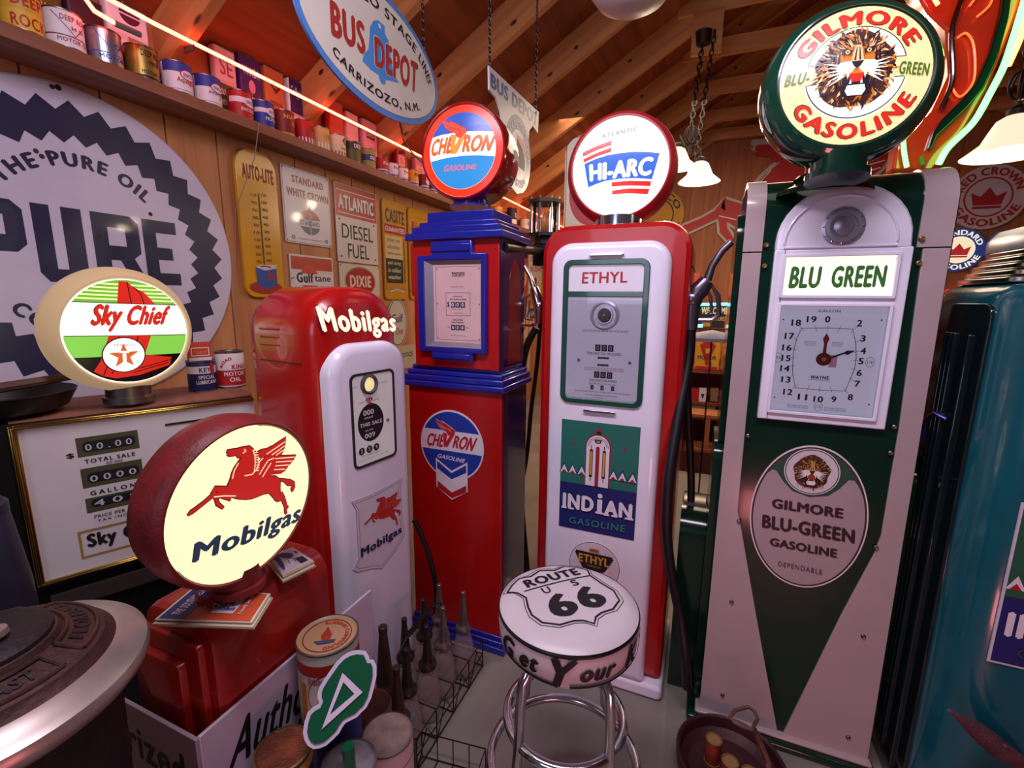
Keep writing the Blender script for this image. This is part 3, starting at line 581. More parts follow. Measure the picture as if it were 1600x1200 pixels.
def gulft(a, w, h):
    a.rect(-w/2+.01, w/2-.01, h*.2, h*.46, E('#b8331c')); a.up(); a.disc(-.03, h*.02, .072, E('#c8401c'), .085); a.up(); a.rect(-w*.42, w*.45, -h*.12, h*.12, E('#ddd4d8')); a.up()
    a.text('Gulf', -w*.38, -.0, -h*.07, h*.14, E('#20203c'), .05); a.text('tane', .01, w*.42, -h*.03, h*.09, E('#20203c'), .03)
    a.rect(-w*.45, w*.45, -h*.48, -h*.2, E('#28306c')); a.line([(-w*.5, h*.0), (-w*.42, h*.04)], .004, K_)
wsign('enamel_sign', 'small white and orange tapered sign with blue foot', 2.167, 2.525, 1.46, 1.762, E('#d8ccd0'), gulft, r=.006, holes=False)
def dix(a, w, h):
    a.ring(0, 0, 0, .165, K('#8f8a80'), ry0=0, ry1=.105); a.up(); a.disc(0, 0, .155, E('#a8201c'), .096); a.up(); a.text('DIXIE', -.115, .115, -.042, .042, E('#e0c8b8'), .05)
wsign('enamel_sign', 'cream sign with red oval under the diesel sign', 2.584, 3.01, 1.50, 1.736, E('#cfc4b4'), dix, r=.006)
def cas(a, w, h):
    br = K('#5a3818'); a.text('CASITE', -w*.4, w*.42, h*.28, h*.42, K('#2a2a1c'), .06); a.rect(-w*.45, w*.45, h*.17, h*.26, E('#a01c1c')); a.up(); a.text('GUARANTEES', -w*.42, w*.42, h*.19, h*.24, W, .02)
    a.rect(-w*.44, w*.3, -h*.08, h*.15, K('#c8b088')); a.rect(-w*.44, w*.3, -h*.33, -h*.08, K('#1c1816')); a.up()
    for s, z in (('better and', .09), ('smoother', .02), ('performance', -.05)): a.text(s, -w*.36, w*.2, h*z, h*(z+.04), br, .01, shear=.2)
    for s, z in (('quick starting', -.15), ('in coldest', -.22), ('weather', -.29)): a.text(s, -w*.36, w*.2, h*z, h*(z+.045), K('#d8c8a0'), .02, shear=.2)
    a.rect(w*.36, w*.38, -h*.33, h*.14, K_); a.rect(-w*.45, w*.45, -h*.4, -h*.345, K('#b8761c'))
    for i in range(14): a.rect(w*.39, w*.44, -h*.3+i*h*.03, -h*.3+i*h*.03+.003, br)
    a.line([(-w*.3, -h*.42), (0, -h*.395), (w*.3, -h*.42)], .012, K('#b8b4d8'))
wsign('thermometer', 'yellow thermometer sign with red band and black text block', 3.07, 3.372, 1.49, 2.255, mat('amber_enamel', '#c98f1e', rough=.3, coat=.4), cas, r=.03, t=.014, cat='thermometer', holes=False)
def ris(a, w, h):
    a.rect(-w*.46, w*.46, -h*.46, h*.12, E('#a81420')); a.text('FOR MOTORS', -w*.2, w*.2, h*.4, h*.415, K('#6a3010')); a.text('Rislone', -w*.4, w*.32, h*.25, h*.36, E('#a8201c'), .03, shear=.25)
    a.text('KEEPS VALVES FREE', -w*.4, w*.25, h*.215, h*.23, K('#6a3010')); a.up(); a.disc(-w*.05, h*.05, .08, K('#d8b088'), .03); a.poly([(-w*.3, h*.03), (w*.2, h*.03), (w*.1, -h*.3), (-w*.1, -h*.3)], K('#d09a2c')); a.up(); a.text('RISLONE', -w*.25, w*.15, -h*.06, 0, R_)
wsign('thermometer', 'yellow over red sign half behind the red and blue pump', 3.41, 3.78, 1.49, 2.25, mat('amber_enamel', '#c98f1e'), ris, r=.035, t=.014, cat='thermometer', holes=False)
wsign('enamel_sign', 'brown edged sign just above the stepped blue cornice', 3.8, 4.15, 1.8, 2.245, E('#a05040'), lambda a, w, h: (a.frame(-w*.45, w*.45, -h*.45, h*.45, .02, K('#5a2018')), a.text('OIL', -w*.3, w*.3, 0, h*.2, W)), r=.01)
for (yc, zc, lb, t1, t2) in [(3.22, 1.30, 'oval white sign with blue and red script behind the dome', 'Gulf', 'One'), (3.62, 1.30, 'oval cream sign with brown letter beside the stepped blue ledge', 'O', '')]:
    root = empty('oval_sign', (WX+.004, yc, zc), 90, lb, 'sign')
    MB().prism(circ(0, 0, .135, 32, .2), -.008, 0, E('#c8bcb0')).build('plate', root)
    a = Art(flat(y=-.008)); a.ring(0, 0, .118, .126, K('#4a3c3c'), ry0=.183, ry1=.191); a.text(t1, -.08, .08, -.0, .07, E('#2b3f8c') if t2 else K('#7a4a34'), .03, shear=.2)
    if t2: a.text(t2, -.03, .07, -.1, -.04, R_, .02, shear=.2)
    a.build('lettering', root)
wsign('paper_sign', 'pale square notice low behind the red dome', 3.15, 3.5, .9, 1.1, K('#b8a898'), lambda a, w, h: a.text('NOTICE', -.1, .1, 0, .04, K_), r=.003)
# signs seen in the gap between the first two standing pumps
gp = [('white enamel sign with red capitals beyond the hanging nozzle', 6.3, 6.85, 1.55, 2.15, E('#cfc4bc'), lambda a, w, h: (a.text('STANDARD', -w*.4, w*.4, h*.3, h*.42, R_, .03), a.text('RED CROWN', -w*.4, w*.4, h*.08, h*.2, R_, .03), a.disc(0, -h*.15, .06, R_))),
      ('amber narrow sign beside the white sign beyond the nozzle', 6.9, 7.15, 1.5, 2.15, E('#b88020'), lambda a, w, h: a.text('OIL', -w*.3, w*.3, 0, h*.1, K_)),
      ('red and cream sign left of the white sign beyond the nozzle', 5.9, 6.25, 1.5, 2.1, E('#b04030'), lambda a, w, h: (a.disc(0, 0, w*.4, E('#d8a870')), a.up(), a.text('OIL', -w*.25, w*.25, -.04, .04, R_))),
      ('cream sign with red round letter low beyond the nozzle', 5.9, 6.3, .95, 1.4, E('#cbb898'), lambda a, w, h: (a.ring(0, 0, .08, .12, R_), a.text('E', -.04, .04, -.06, .06, R_, .04))),
      ('navy headed cream sign low beyond the nozzle', 6.35, 6.9, .95, 1.4, E('#cbbca8'), lambda a, w, h: (a.rect(-w*.45, w*.45, h*.1, h*.45, E('#2c3560')), a.up(), a.text('GASOLINE', -w*.38, w*.38, h*.2, h*.34, W), a.text('ETHYL', -w*.3, w*.3, -h*.25, -h*.05, R_))),
      ('small round faced cream notice near floor beyond the nozzle', 5.9, 6.4, .4, .85, E('#cbb898'), lambda a, w, h: (a.text('DO NOT', -w*.35, w*.35, h*.1, h*.25, K_), a.disc(0, -h*.2, .07, R_)))]
for lb, y0, y1, z0, z1, bm_, d in gp: wsign('enamel_sign', lb, y0, y1, z0, z1, bm_, d, r=.01, holes=False)
alum0 = medal = mat('polished_medallion', '#b4aebf', rough=.3, metal=.55, var=.1)
# ================================================================== LIT GLOBES
def globe(name, label, fc, yaw, tilt, R, Rs, depth, shell, face, neckh, neck, draw, sag=.012, prof=None, neckr=.07, facem_back=None, rot=0):
    ro, rs = math.cos(math.radians(rot)), math.sin(math.radians(rot))
    M3 = Matrix.Rotation(math.radians(yaw), 3, 'Z') @ Matrix.Rotation(-math.radians(tilt), 3, 'X'); hc = Rs+neckh
    base = Vector(fc) - M3 @ Vector((0, -depth/2, hc))
    g = empty(name, base, yaw, label, 'globe light', tilt=tilt)
    p = prof or [(R*1.0, -depth/2+.006), (R*1.01, -depth/2-.004), (R*1.06, -depth/2-.003), (Rs*.985, -depth*.3), (Rs, -depth*.12), (Rs, depth*.12), (Rs*.985, depth*.3), (R*1.06, depth/2), (R, depth/2)]
    MB().lathe(p, shell, 72, (0, 0, hc), 'y').build('shell', g)
    mp = lambda u, v, h: ((u*ro-v*rs)*R, -depth/2-sag*(1-min(u*u+v*v, 1))-h, hc+(u*rs+v*ro)*R)
    def dome(sgn, nm, mt):
        m = MB(); rings = [[(R*q*math.cos(2*math.pi*i/64), sgn*(depth/2+sag*(1-q*q)), hc+R*q*math.sin(2*math.pi*i/64)) for i in range(64)] for q in (1, .9, .75, .6, .45, .3, .15, .02)]
        m.loft(rings, mt, False, True); return m.build(nm, g)
    dome(-1, 'lens', face); dome(1, 'lens', facem_back or face)
    a = Art(mp, .16, h0=.0006); draw(a); a.build('lettering', g)
    m = MB(); m.lathe([(neckr*1.15, -.0), (neckr*1.15, neckh*.55), (neckr, neckh*.6), (neckr, neckh+.03)], neck, 40, cap0=True); m.build('neck', g)
    return g
hot = L('#fffdf5', 1.35)
def hiarc(a):
    bl, rd, gy = L('#3565c8', .95), L('#d82418', 1.0), L('#4a4650', .7)
    a.poly([(-.746,.09), (-.5,.17), (-.25,.225), (.04,.25), (.3,.255), (.55,.24), (.803,.209), (.75,-.05), (.696,-.297), (.4,-.268), (.065,-.262), (-.25,-.29), (-.45,-.34), (-.624,-.399), (-.69,-.15)], bl)
    for q in ([(-.806,.326), (-.5,.435), (-.187,.518), (-.188,.421), (-.5,.34), (-.79,.239)], [(-.775,.189), (-.5,.285), (-.188,.372), (-.185,.285), (-.5,.21), (-.76,.115)],
              [(-.124,-.325), (.25,-.31), (.678,-.333), (.678,-.432), (.25,-.405), (-.12,-.412)], [(-.104,-.492), (.25,-.46), (.661,-.48), (.637,-.586), (.25,-.56), (-.1,-.569)]): a.poly(q, rd)
    a.up(); a.textq('HI-ARC', (-.6, -.29), (-.64, .07), (.665, -.22), (.7, .15), hot, .07, space=.9)
    a.textq('ATLANTIC', (-.42, .57), (-.41, .66), (.33, .66), (.33, .76), gy, .045, space=1.1)
VW_V = [(-.26,.36),(-.13,.34),(-.165,.10),(-.04,.27),(.06,.40),(.12,.40),(.11,.33),(-.13,-.055),(-.25,-.055)]
VW_W = [(-.5,.73),(-.45,.60),(-.37,.50),(-.25,.42),(-.16,.40),(-.1,.30),(.0,.27),(.12,.38),(.12,.468),(0,.53),(-.13,.595),(-.23,.65),(-.31,.70),(-.27,.61),(-.36,.66)]
def vwing(a, T, mt, vm, dk, k):
    for q, m_ in ((VW_W, dk), (VW_V, dk)): a.line([T(x, z) for x, z in q+[q[0]]], .02*k, m_)
    a.up(); a.poly([T(x, z) for x, z in VW_V], vm); a.up(); a.poly([T(x, z) for x, z in VW_W], mt); a.up()
    for l in ([(-.43,.6),(-.2,.5),(-.05,.46),(0,.38)], [(-.36,.52),(-.18,.45)], [(-.3,.68),(-.05,.56),(.04,.48)]): a.line([T(x, z) for x, z in l], .012*k, dk)
def chev(a):
    rd, bl, lb, wh, og = L('#e8361c', 1.05), L('#2450b4', .9), L('#2f86c8', 1.0), L('#fff6ee', 1.3), L('#e8601c', 1.05)
    a.ring(0, 0, .835, 1.0, rd); a.poly([(.835*math.cos(t), .835*math.sin(t)) for t in [math.radians(25+130*i/24) for i in range(25)]]+[(-.5, .39), (0, .405), (.5, .38)][::1], bl)
    a.poly([(.83*math.cos(t), .83*math.sin(t)) for t in [math.radians(192+156*i/24) for i in range(25)]]+[(.4, -.13), (0, -.115), (-.4, -.13)], lb)
    a.up(); a.textq('CHE', (-.83, -.065), (-.74, .315), (-.26, -.04), (-.16, .34), L('#5a2048', .8), .055, space=.9); a.textq('RON', (.01, -.05), (.09, .335), (.69, -.065), (.85, .275), L('#5a2048', .8), .055, space=.9); a.up()
    a.textq('CHE', (-.82, -.055), (-.73, .32), (-.27, -.03), (-.17, .335), og, .04, space=.9); a.textq('RON', (.02, -.04), (.1, .34), (.68, -.055), (.84, .28), og, .04, space=.9)
    a.textq('GASOLINE', (-.47, -.43), (-.42, -.29), (.36, -.43), (.39, -.32), L('#e06a78', 1.0), .035, space=1.05)
    a.up(); vwing(a, lambda x, z: (x, z), L('#e0402a', 1.05), L('#f08c30', 1.05), L('#7a1c3c', .8), 1)
def gilg(a):
    cr, rd, wh, dk, og = L('#f0d9a0', 1.0), L('#c82c20', 1.0), L('#fffdf4', 1.3), L('#33291e', .6), L('#56702c', .85)
    a.ring(0, 0, .655, .985, cr, n=64); a.ring(0, 0, .98, 1.0, dk, n=64); a.up(); a.ring(0, 0, .62, .985, L('#222428', .5), ry0=.62, ry1=.985) if 0 else None
    a.disc(0, .03, .652, dk); a.up(); a.disc(0, .03, .636, wh); a.up()
    a.poly([(-.66, -.09), (-.45, -.09), (-.45, .19), (-.66, .19)], cr); a.poly([(.45, -.1), (.67, -.1), (.67, .19), (.45, .19)], cr); a.up()
    for x0, x1 in ((-.62, -.48), (.49, .62)):
        a.rect(x0, x1, -.10, -.086, dk); a.rect(x0, x1, .18, .194, dk)
    a.up(); a.arct('GILMORE', 0, 0, .69, .225, 91, 130, dk, .075, 1.05); a.arct('GASOLINE', 0, 0, .69, .225, 271, 128, dk, .075, 1.05, bottom=True); a.up()
    a.arct('GILMORE', 0, 0, .70, .205, 91, 128, rd, .055, 1.05); a.arct('GASOLINE', 0, 0, .70, .205, 271, 126, rd, .055, 1.05, bottom=True)
    a.textq('BLU-', (-.93, -.07), (-.91, .11), (-.60, -.06), (-.575, .11), og, .09, shear=.1); a.textq('GREEN', (.54, -.07), (.55, .12), (.925, -.12), (.935, .06), og, .09, shear=.1)
    a.up(); lion(a, -.02, .06, .54, LIT_LION, 3, 260)
def skyg(a):
    gr, wh, rd, dk, lg = L('#7fc84a', 1.0), L('#fffdf0', 1.3), L('#c8261c', 1.0), L('#171312', .3), L('#e8f4a0', 1.1)
    A = lambda t0, t1, n=16: [(.985*math.cos(math.radians(t0+(t1-t0)*i/n)), .985*math.sin(math.radians(t0+(t1-t0)*i/n))) for i in range(n+1)]
    a.poly(A(33, 147), L('#6fae3c', 1.0)); a.poly(A(148, 184, 8)+A(-4, 32, 8), wh); a.poly(A(184, 208, 6)+A(-28, -4, 6), gr); a.poly(A(208, 332), dk); a.up()
    for y in (.6, .67, .74, .81, .88): w = math.sqrt(max(.95-y*y, 0)); a.rect(-w, w, y, y+.028, lg)
    a.rect(-.83, .83, .535, .55, dk); a.rect(-.97, .97, -.075, -.06, dk); a.up()
    a.poly([(-.19,.55), (-.13,.955), (.0,.96), (.09,.86), (.26,.77), (.43,.55)], rd); a.poly([(-.36,-.07), (.32,-.07), (.2,-.45), (.68,-.53), (.65,-.69), (.1,-.86), (-.27,-.895), (-.47,-.83), (-.6,-.73), (-.5,-.55)], rd); a.up()
    for q in ([(.0, .95), (.03, .55)], [(.09, .86), (.2, .74), (.24, .55)], [(-.2, -.08), (-.26, -.45)], [(.1, -.08), (.05, -.3)], [(-.34, -.8), (-.22, -.6)], [(.66, -.58), (.1, -.72)], [(.62, -.64), (.0, -.8)], [(-.46, -.82), (-.4, -.65)]): a.line(q, .016, dk)
    a.up(); a.disc(-.135, -.44, .345, dk); a.up(); a.disc(-.135, -.44, .325, wh); a.up()
    st = []; 
    for i in range(10): r = .25 if i % 2 == 0 else .1; t = math.radians(90+36*i+2); st.append((-.14+r*math.cos(t), -.46+r*math.sin(t)))
    a.poly(st, L('#d0602c', 1.0)); a.up(); a.rect(-.215, -.06, -.40, -.36, wh); a.rect(-.165, -.11, -.58, -.36, wh); a.text('TEXACO', -.3, .03, -.27, -.22, rd, .02)
    a.up(); a.textq('Sky Chief', (-.64, -.0), (-.55, .52), (.58, .03), (.71, .53), dk, .07, shear=.15, space=.92); a.up(); a.textq('Sky Chief', (-.63, .01), (-.54, .51), (.57, .04), (.70, .52), rd, .05, shear=.15, space=.94)
def mobg(a):
    pegasus(a, 0, 0, 1, L('#b8201c', .95), L('#f8dcb0', 1.1), dark=L('#5a1a10', .5))
    a.textq('Mobilgas', (-.78, -.49), (-.73, -.17), (.76, -.70), (.86, -.35), L('#2c3c58', .6), .045, space=.98)
gl_hi = globe('lit_globe', 'bright white round lit globe with red shell and blue band, centre', (-.319, 1.706, 1.95), 2, 2, .162, .190, .12, mat('dusty_red_plastic', '#a81c24', rough=.4, var=.15), L('#fffef8', 1.35), .012, chrome, hiarc, neckr=.085, rot=-1.5,
   prof=[(.162, -.054), (.164, -.064), (.168, -.064), (.182, -.050), (.189, -.025), (.190, .005), (.187, .035), (.175, .06), (.165, .064), (.16, .058)])
gl_ch = globe('lit_globe', 'glossy red metal globe with blue and white lit face and red wings', (-.934, 1.72, 2.066), 4.5, 1, .168, .184, .17, mat('glossy_red_shell', '#8f1018', rough=.12, var=.1, coat=.8), L('#fff6ee', 1.3), .012, blue_p, chev, neckr=.075,
   prof=[(.166, -.078), (.17, -.092), (.176, -.092), (.181, -.082), (.184, -.05), (.184, .05), (.18, .08), (.17, .088), (.16, .08)])
gl_gi = globe('lit_globe', 'large green ringed globe with lit roaring lion face, top right', (.28, 1.458, 2.037), 6.2, 6.2, .162, .196, .105, mat('green_glass_shell', '#0e4030', rough=.1, var=.2, coat=.9), L('#fffdf4', 1.1), .03, green_p, gilg, neckr=.062,
   prof=[(.160, -.045), (.163, -.058), (.1665, -.058), (.170, -.054), (.178, -.050), (.190, -.035), (.196, -.005), (.193, .025), (.182, .046), (.165, .056), (.16, .05)])
gl_sk = globe('lit_globe', 'cream shelled lit globe with green bands and a red star badge', (-1.678, .891, 1.388), 82, -2.6, .162, .197, .12, mat('milk_glass_shell', '#ecc898', rough=.3, emit=.34), L('#fffdf0', 1.3), .036, steel, skyg, neckr=.06, rot=-2.5,
   prof=[(.162, -.055), (.166, -.066), (.172, -.065), (.183, -.05), (.195, -.02), (.197, .02), (.187, .045), (.17, .064), (.16, .058)])
gl_mo = globe('lit_globe', 'worn red globe with glowing cream face and red winged horse, lower left', (-.849, .622, 1.08), 90.44, -3.9, .162, .178, .09, wornred, L('#ffefbe', 1.12), .03, wornred, mobg, neckr=.05,
   prof=[(.162, -.039), (.165, -.048), (.168, -.048), (.172, -.044), (.178, -.025), (.179, .012), (.174, .04), (.165, .049), (.16, .045)])
for n_, loc, e, c in (('globe_bulb', (-.55, .55, 1.05), 1.4, (1, .85, .6)), ('globe_bulb', (-.32, 1.35, 1.95), 1.5, (1, .97, .9))):
    pass
# ================================================================== NOZZLES AND HOSES
def nozzle(name, label, pts, r, met, lever, cat='fuel nozzle', group=None):
    """pts: spout tip .. body .. hose end (world)"""
    root = empty(name, pts[-1], 0, label, cat, group); o = Vector(pts[-1]); q = [tuple(Vector(p)-o) for p in pts]
    MB().tube(q[:-2], [r*.5]*(len(q)-3)+[r*.62], met, 14).build('spout', root)
    MB().tube([q[-3], tuple((Vector(q[-3])+Vector(q[-2]))/2), q[-2], q[-1]], [r*1.0, r*1.35, r*1.3, r*.95], met, 14).build('handle', root)
    m = MB(); v = Vector(q[-2]); m.ball(tuple(v), r*1.5, met, 14); m.build('valve', root)
    m = MB(); L0 = [tuple(Vector(p)-o) for p in lever]; m.tube(L0, r*.35, met, 8); m.build('lever_guard', root)
    m = MB(); mid = [tuple(Vector(p)*.72+Vector(q[-2])*.28) for p in L0[1:-1]]; m.tube(mid, r*.25, met, 8); m.build('lever', root)
    return root
def hose(name, label, pts, r, mt=rubber, cat='hose', group=None, n=40):
    P = [Vector(p) for p in pts]; out = []
    for i in range(len(P)-1):                                      # catmull-rom
        p0, p1, p2, p3 = P[max(i-1, 0)], P[i], P[i+1], P[min(i+2, len(P)-1)]
        for k in range(8):
            t = k/8; out.append(.5*((2*p1)+(p2-p0)*t+(2*p0-5*p1+4*p2-p3)*t*t+(3*p1-p0-3*p2+p3)*t**3))
    out.append(P[-1]); o = P[0]
    ob = MB().tube([tuple(p-o) for p in out], r, mt, 12).build(name); ob.location = o
    return tag(ob, label, cat, group)
# ================================================================== CENTRE PUMP: red body, white face (local x = X + .325, front y = 0 at Y = 1.62)
X0 = -.325
p = empty('gas_pump', (X0, 1.65, 0), 0, 'tall red fuel pump with white rounded face and green framed window', 'fuel pump')
m = MB(); puff(m, -.25, .265, .06, 1.76, (.01, .01, .1, .1), [(.02, .0), (.005, .012), (0, .03), (0, .36), (.01, .385), (.03, .395)], red_p, n=8); m.build('body', p)
o = m = MB(); puff(m, -.265, .275, 0, .058, .02, [(.01, -.035), (0, -.025), (0, .40)], white_p); m.build('plinth', p, bevel=.004)
m = MB(); puff(m, -.203, .205, .057, 1.695, (.012, .012, .075, .075), [(0, .004), (0, -.014), (.004, -.026), (.012, -.034), (.026, -.038)], white_p, n=8); fp = m.build('face_panel', p)
MB().prism([(-.2535, .0), (-.2535, .395), (-.2515, .395), (-.2515, .0)], 1.612, 1.616, K('#5a0a08'), 'z').build('seam', p)
MB().box(.2655, .267, .03, .36, 1.612, 1.616, K('#5a0a08')).build('seam', p)
FY = -.038
m = MB(); grn = mat('green_frame_paint', '#154c3c', rough=.25, coat=.6)
xx = lambda u: u-X0
def frm(m, x0, x1, z0, z1, r, w, y0, y1, mt, n=6, r2=None):
    o_, i_ = rr(x0, x1, z0, z1, r, n), rr(x0+w, x1-w, z0+w, z1-w, max((r2 if r2 is not None else r-w), .002), n); k = len(o_)
    v = [(u, y0, w_) for u, w_ in o_]+[(u, y1, w_) for u, w_ in o_]+[(u, y1, w_) for u, w_ in i_]+[(u, y0, w_) for u, w_ in i_]
    f = []
    for i in range(k):
        j = (i+1) % k
        for q in range(4): q2 = (q+1) % 4; f.append((q*k+i, q*k+j, q2*k+j, q2*k+i))
    m.add(v, f, mt)
frm(m, xx(-.477), xx(-.184), 1.132, 1.636, .03, .019, FY+.004, FY-.008, grn, r2=.014)
m.box(xx(-.46), xx(-.20), FY-.007, FY+.003, 1.510, 1.529, grn); m.build('window_frame', p, bevel=.0025)
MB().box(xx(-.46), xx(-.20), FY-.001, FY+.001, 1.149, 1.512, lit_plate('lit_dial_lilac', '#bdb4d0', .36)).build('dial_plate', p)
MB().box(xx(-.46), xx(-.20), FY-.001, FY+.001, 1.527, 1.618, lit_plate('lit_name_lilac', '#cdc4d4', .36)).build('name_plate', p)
a = Art(lambda u, v, h: (u-X0, FY-.001-h, v)); dk = K('#2c2440')
a.textq('ETHYL', (-.412, 1.555), (-.410, 1.594), (-.256, 1.558), (-.257, 1.594), K('#b83434'), .03)
a.text('CLOCK MUST BE FULL BEFORE AND AFTER DELIVERY', -.405, -.243, 1.391, 1.398, dk, 0); a.text('THIS SALE-TAX INCLUDED', -.384, -.264, 1.311, 1.320, dk, .02); a.text('GALLONS DELIVERED', -.372, -.274, 1.216, 1.224, dk, .02)
for (x0, x1, z0, z1) in ((-.345, -.306, 1.297, 1.304), (-.345, -.306, 1.272, 1.279)): a.rect(x0, x1, z0, z1, dk); a.up(); a.text('TENTHS', x0+.004, x1-.004, z0+.001, z1-.001, K('#a8a0b0'), 0)
for z in (1.264, 1.257): a.text('GALLONS AND SALE REGISTERS MUST BE AT ZERO', -.391, -.251, z-.002, z+.003, K('#a84860'), 0)
for x in (-.355, -.3325, -.310): a.rect(x, x+.019, 1.324, 1.347, dk); a.rect(x, x+.019, 1.229, 1.252, dk)
for x in (-.366, -.33, -.293): a.rect(x, x+.011, 1.186, 1.203, dk)
a.up()
for x in (-.355, -.3325, -.310): a.text('0', x+.005, x+.014, 1.328, 1.343, W, .01); a.text('0', x+.005, x+.014, 1.233, 1.248, W, .01)
for x, t in ((-.366, '3'), (-.33, '8'), (-.293, '4')): a.text(t, x+.003, x+.008, 1.189, 1.200, W, .01)
a.text('PRICE PER GALLON TAX INCLUDED', -.372, -.276, 1.206, 1.211, dk, 0); a.text('STATION BILLING METER PUMP. THE NEW WAY TO BUY GAS PRECISELY', -.425, -.225, 1.176, 1.181, dk, 0); a.text('A.O. SMITH CORPORATION METER DIVISION', -.385, -.27, 1.164, 1.169, dk, 0); a.text('LOS ANGELES, CALIF.', -.355, -.303, 1.156, 1.160, dk, 0)
a.build('lettering', p)
gbx = MB(); gbx.lathe([(.05, 0), (.05, -.008), (.044, -.012), (.038, -.006), (.03, -.006), (.028, -.013), (.024, -.013)], alum0, 40, (xx(-.326), FY-.001, 1.448), 'y'); o = gbx.build('sight_glass_bezel', p)
MB().lathe([(.026, -.004), (.02, -.016), (.01, -.02), (.001, -.021)], mat('sight_glass', '#4a4448', rough=.08, coat=1), 24, (xx(-.326), FY, 1.448), 'y').build('sight_glass', p)
m = MB(); m.box(xx(-.457), xx(-.203), FY-.0065, FY-.0055, 1.152, 1.509, mat('window_glass', '#ffffff', rough=.02, trans=1)); m.build('glass', p)
for (x0, x1, z) in ((-.389, -.271, 1.651), (-.390, -.272, 1.108)):
    MB().prism([(xx(x0), z), (xx(x0)+.006, z+.004), (xx(x1)-.006, z+.005), (xx(x1), z+.001), (xx(x1)-.006, z-.003), (xx(x0)+.006, z-.004)], FY-.012, FY+.002, chrome).build('trim_bar', p, bevel=.001)
for x in (-.413, -.234): MB().lathe([(.004, -.0075), (.006, -.001)], steel, 12, (xx(x), FY, 1.288), 'y', cap0=True).build('screw', p)
# stickers on the lower face
st = MB().box(xx(-.468), xx(-.184), FY-.0015, FY+.001, .64, 1.066, K('#1d6f62')).build('poster', p)
a = Art(lambda u, v, h: (u-X0, FY-.0015-h, v)); nv = K('#141c66'); wt = K('#e8e0ea')
a.rect(-.468, -.184, .64, .824, nv); rdk = K('#a01c2c')
for x, z in ((-.4185, .975), (-.234, .975)): a.poly([(x-.009, z), (x+.009, z), (x, z+.014)], rdk)
a.poly([(-.375, .826)]+[(-.3285-.0465*math.cos(math.radians(t)), .976+.05*math.sin(math.radians(t))) for t in range(0, 181, 15)]+[(-.282, .826)], rdk)
for x in (-.453, -.421, -.386, -.269, -.237, -.201):
    a.poly([(x-.019, .862), (x+.019, .862), (x, .902)], nv); a.up(); a.poly([(x-.015, .862), (x+.015, .862), (x, .894)], wt); a.up(); a.poly([(x-.011, .862), (x+.011, .862), (x, .874)], rdk)
a.up(); a.poly([(-.3705, .826)]+[(-.3285-.042*math.cos(math.radians(t)), .976+.044*math.sin(math.radians(t))) for t in range(0, 181, 15)]+[(-.2865, .826)], wt); a.up()
for r_ in (.036, .031): a.arc(-.3285, .976, r_, r_+.0015, 0, 180, nv); 
a.rect(-.336, -.322, .826, .972, rdk); a.poly(circ(-.329, .972, .007, 12), rdk)
for x in (-.352, -.305): a.rect(x-.006, x+.006, .86, .965, K_); a.rect(x-.0015, x+.0015, .845, .982, K_)
a.poly([(-.343, 1.004), (-.315, 1.004), (-.32, .99), (-.338, .99)], K_); a.poly([(-.341, 1.035), (-.316, 1.035), (-.3285, 1.05)], rdk); a.poly([(-.338, 1.026), (-.319, 1.026), (-.3285, 1.037)], K_)
a.up()
for x in (-.352, -.305): a.rect(x-.0035, x+.0035, .868, .958, K('#d89a2c'))
a.rect(-.335, -.322, .994, 1.0, K('#d89a2c'))
a.text('IND', -.454, -.335, .722, .783, wt, .055); a.rect(-.322, -.304, .724, .778, wt); a.rect(-.328, -.298, .722, .729, wt); a.disc(-.313, .792, .009, wt); a.text('AN', -.296, -.195, .722, .782, wt, .055)
for x0, x1 in ((-.458, -.438), (-.43, -.41), (-.22, -.19), (-.298, -.276), (-.268, -.247)): a.rect(x0, x1, .720, .727, wt)
a.textq('GASOLINE', (-.426, .664), (-.425, .690), (-.217, .670), (-.216, .697), K('#2f8478'), .015, space=1.15)
a.build('lettering', st)
st = MB().prism([(xx(x), z) for x, z in circ(-.325, .505, .096, 40, .097)], FY-.0012, FY+.001, K('#dcd2dc')).build('sticker', p)
a = Art(lambda u, v, h: (u-X0, FY-.0012-h, v)); a.ring(-.325, .505, .094, .096, K('#3a2038'))
for i in range(48): t = math.radians(7.5*i); a.line([(-.325+.055*math.cos(t), .505+.055*math.sin(t)), (-.325+.088*math.cos(t), .505+.088*math.sin(t))], .0008, K('#b89a7c'))
a.up(); a.poly([(-.396, .558), (-.258, .556), (-.254, .545), (-.283, .492), (-.293, .485), (-.36, .485), (-.37, .492), (-.399, .547)], K('#1a1410')); a.rect(-.345, -.308, .562, .575, K('#b86838')); a.up()
a.text('ETHYL', -.385, -.268, .513, .547, K('#c8923c'), .04); a.text('BRAND OF', -.338, -.315, .565, .572, K('#4a2010')); a.text('CORPORATION', -.35, -.3, .5, .507, K('#c8923c'), 0); a.build('lettering', st)
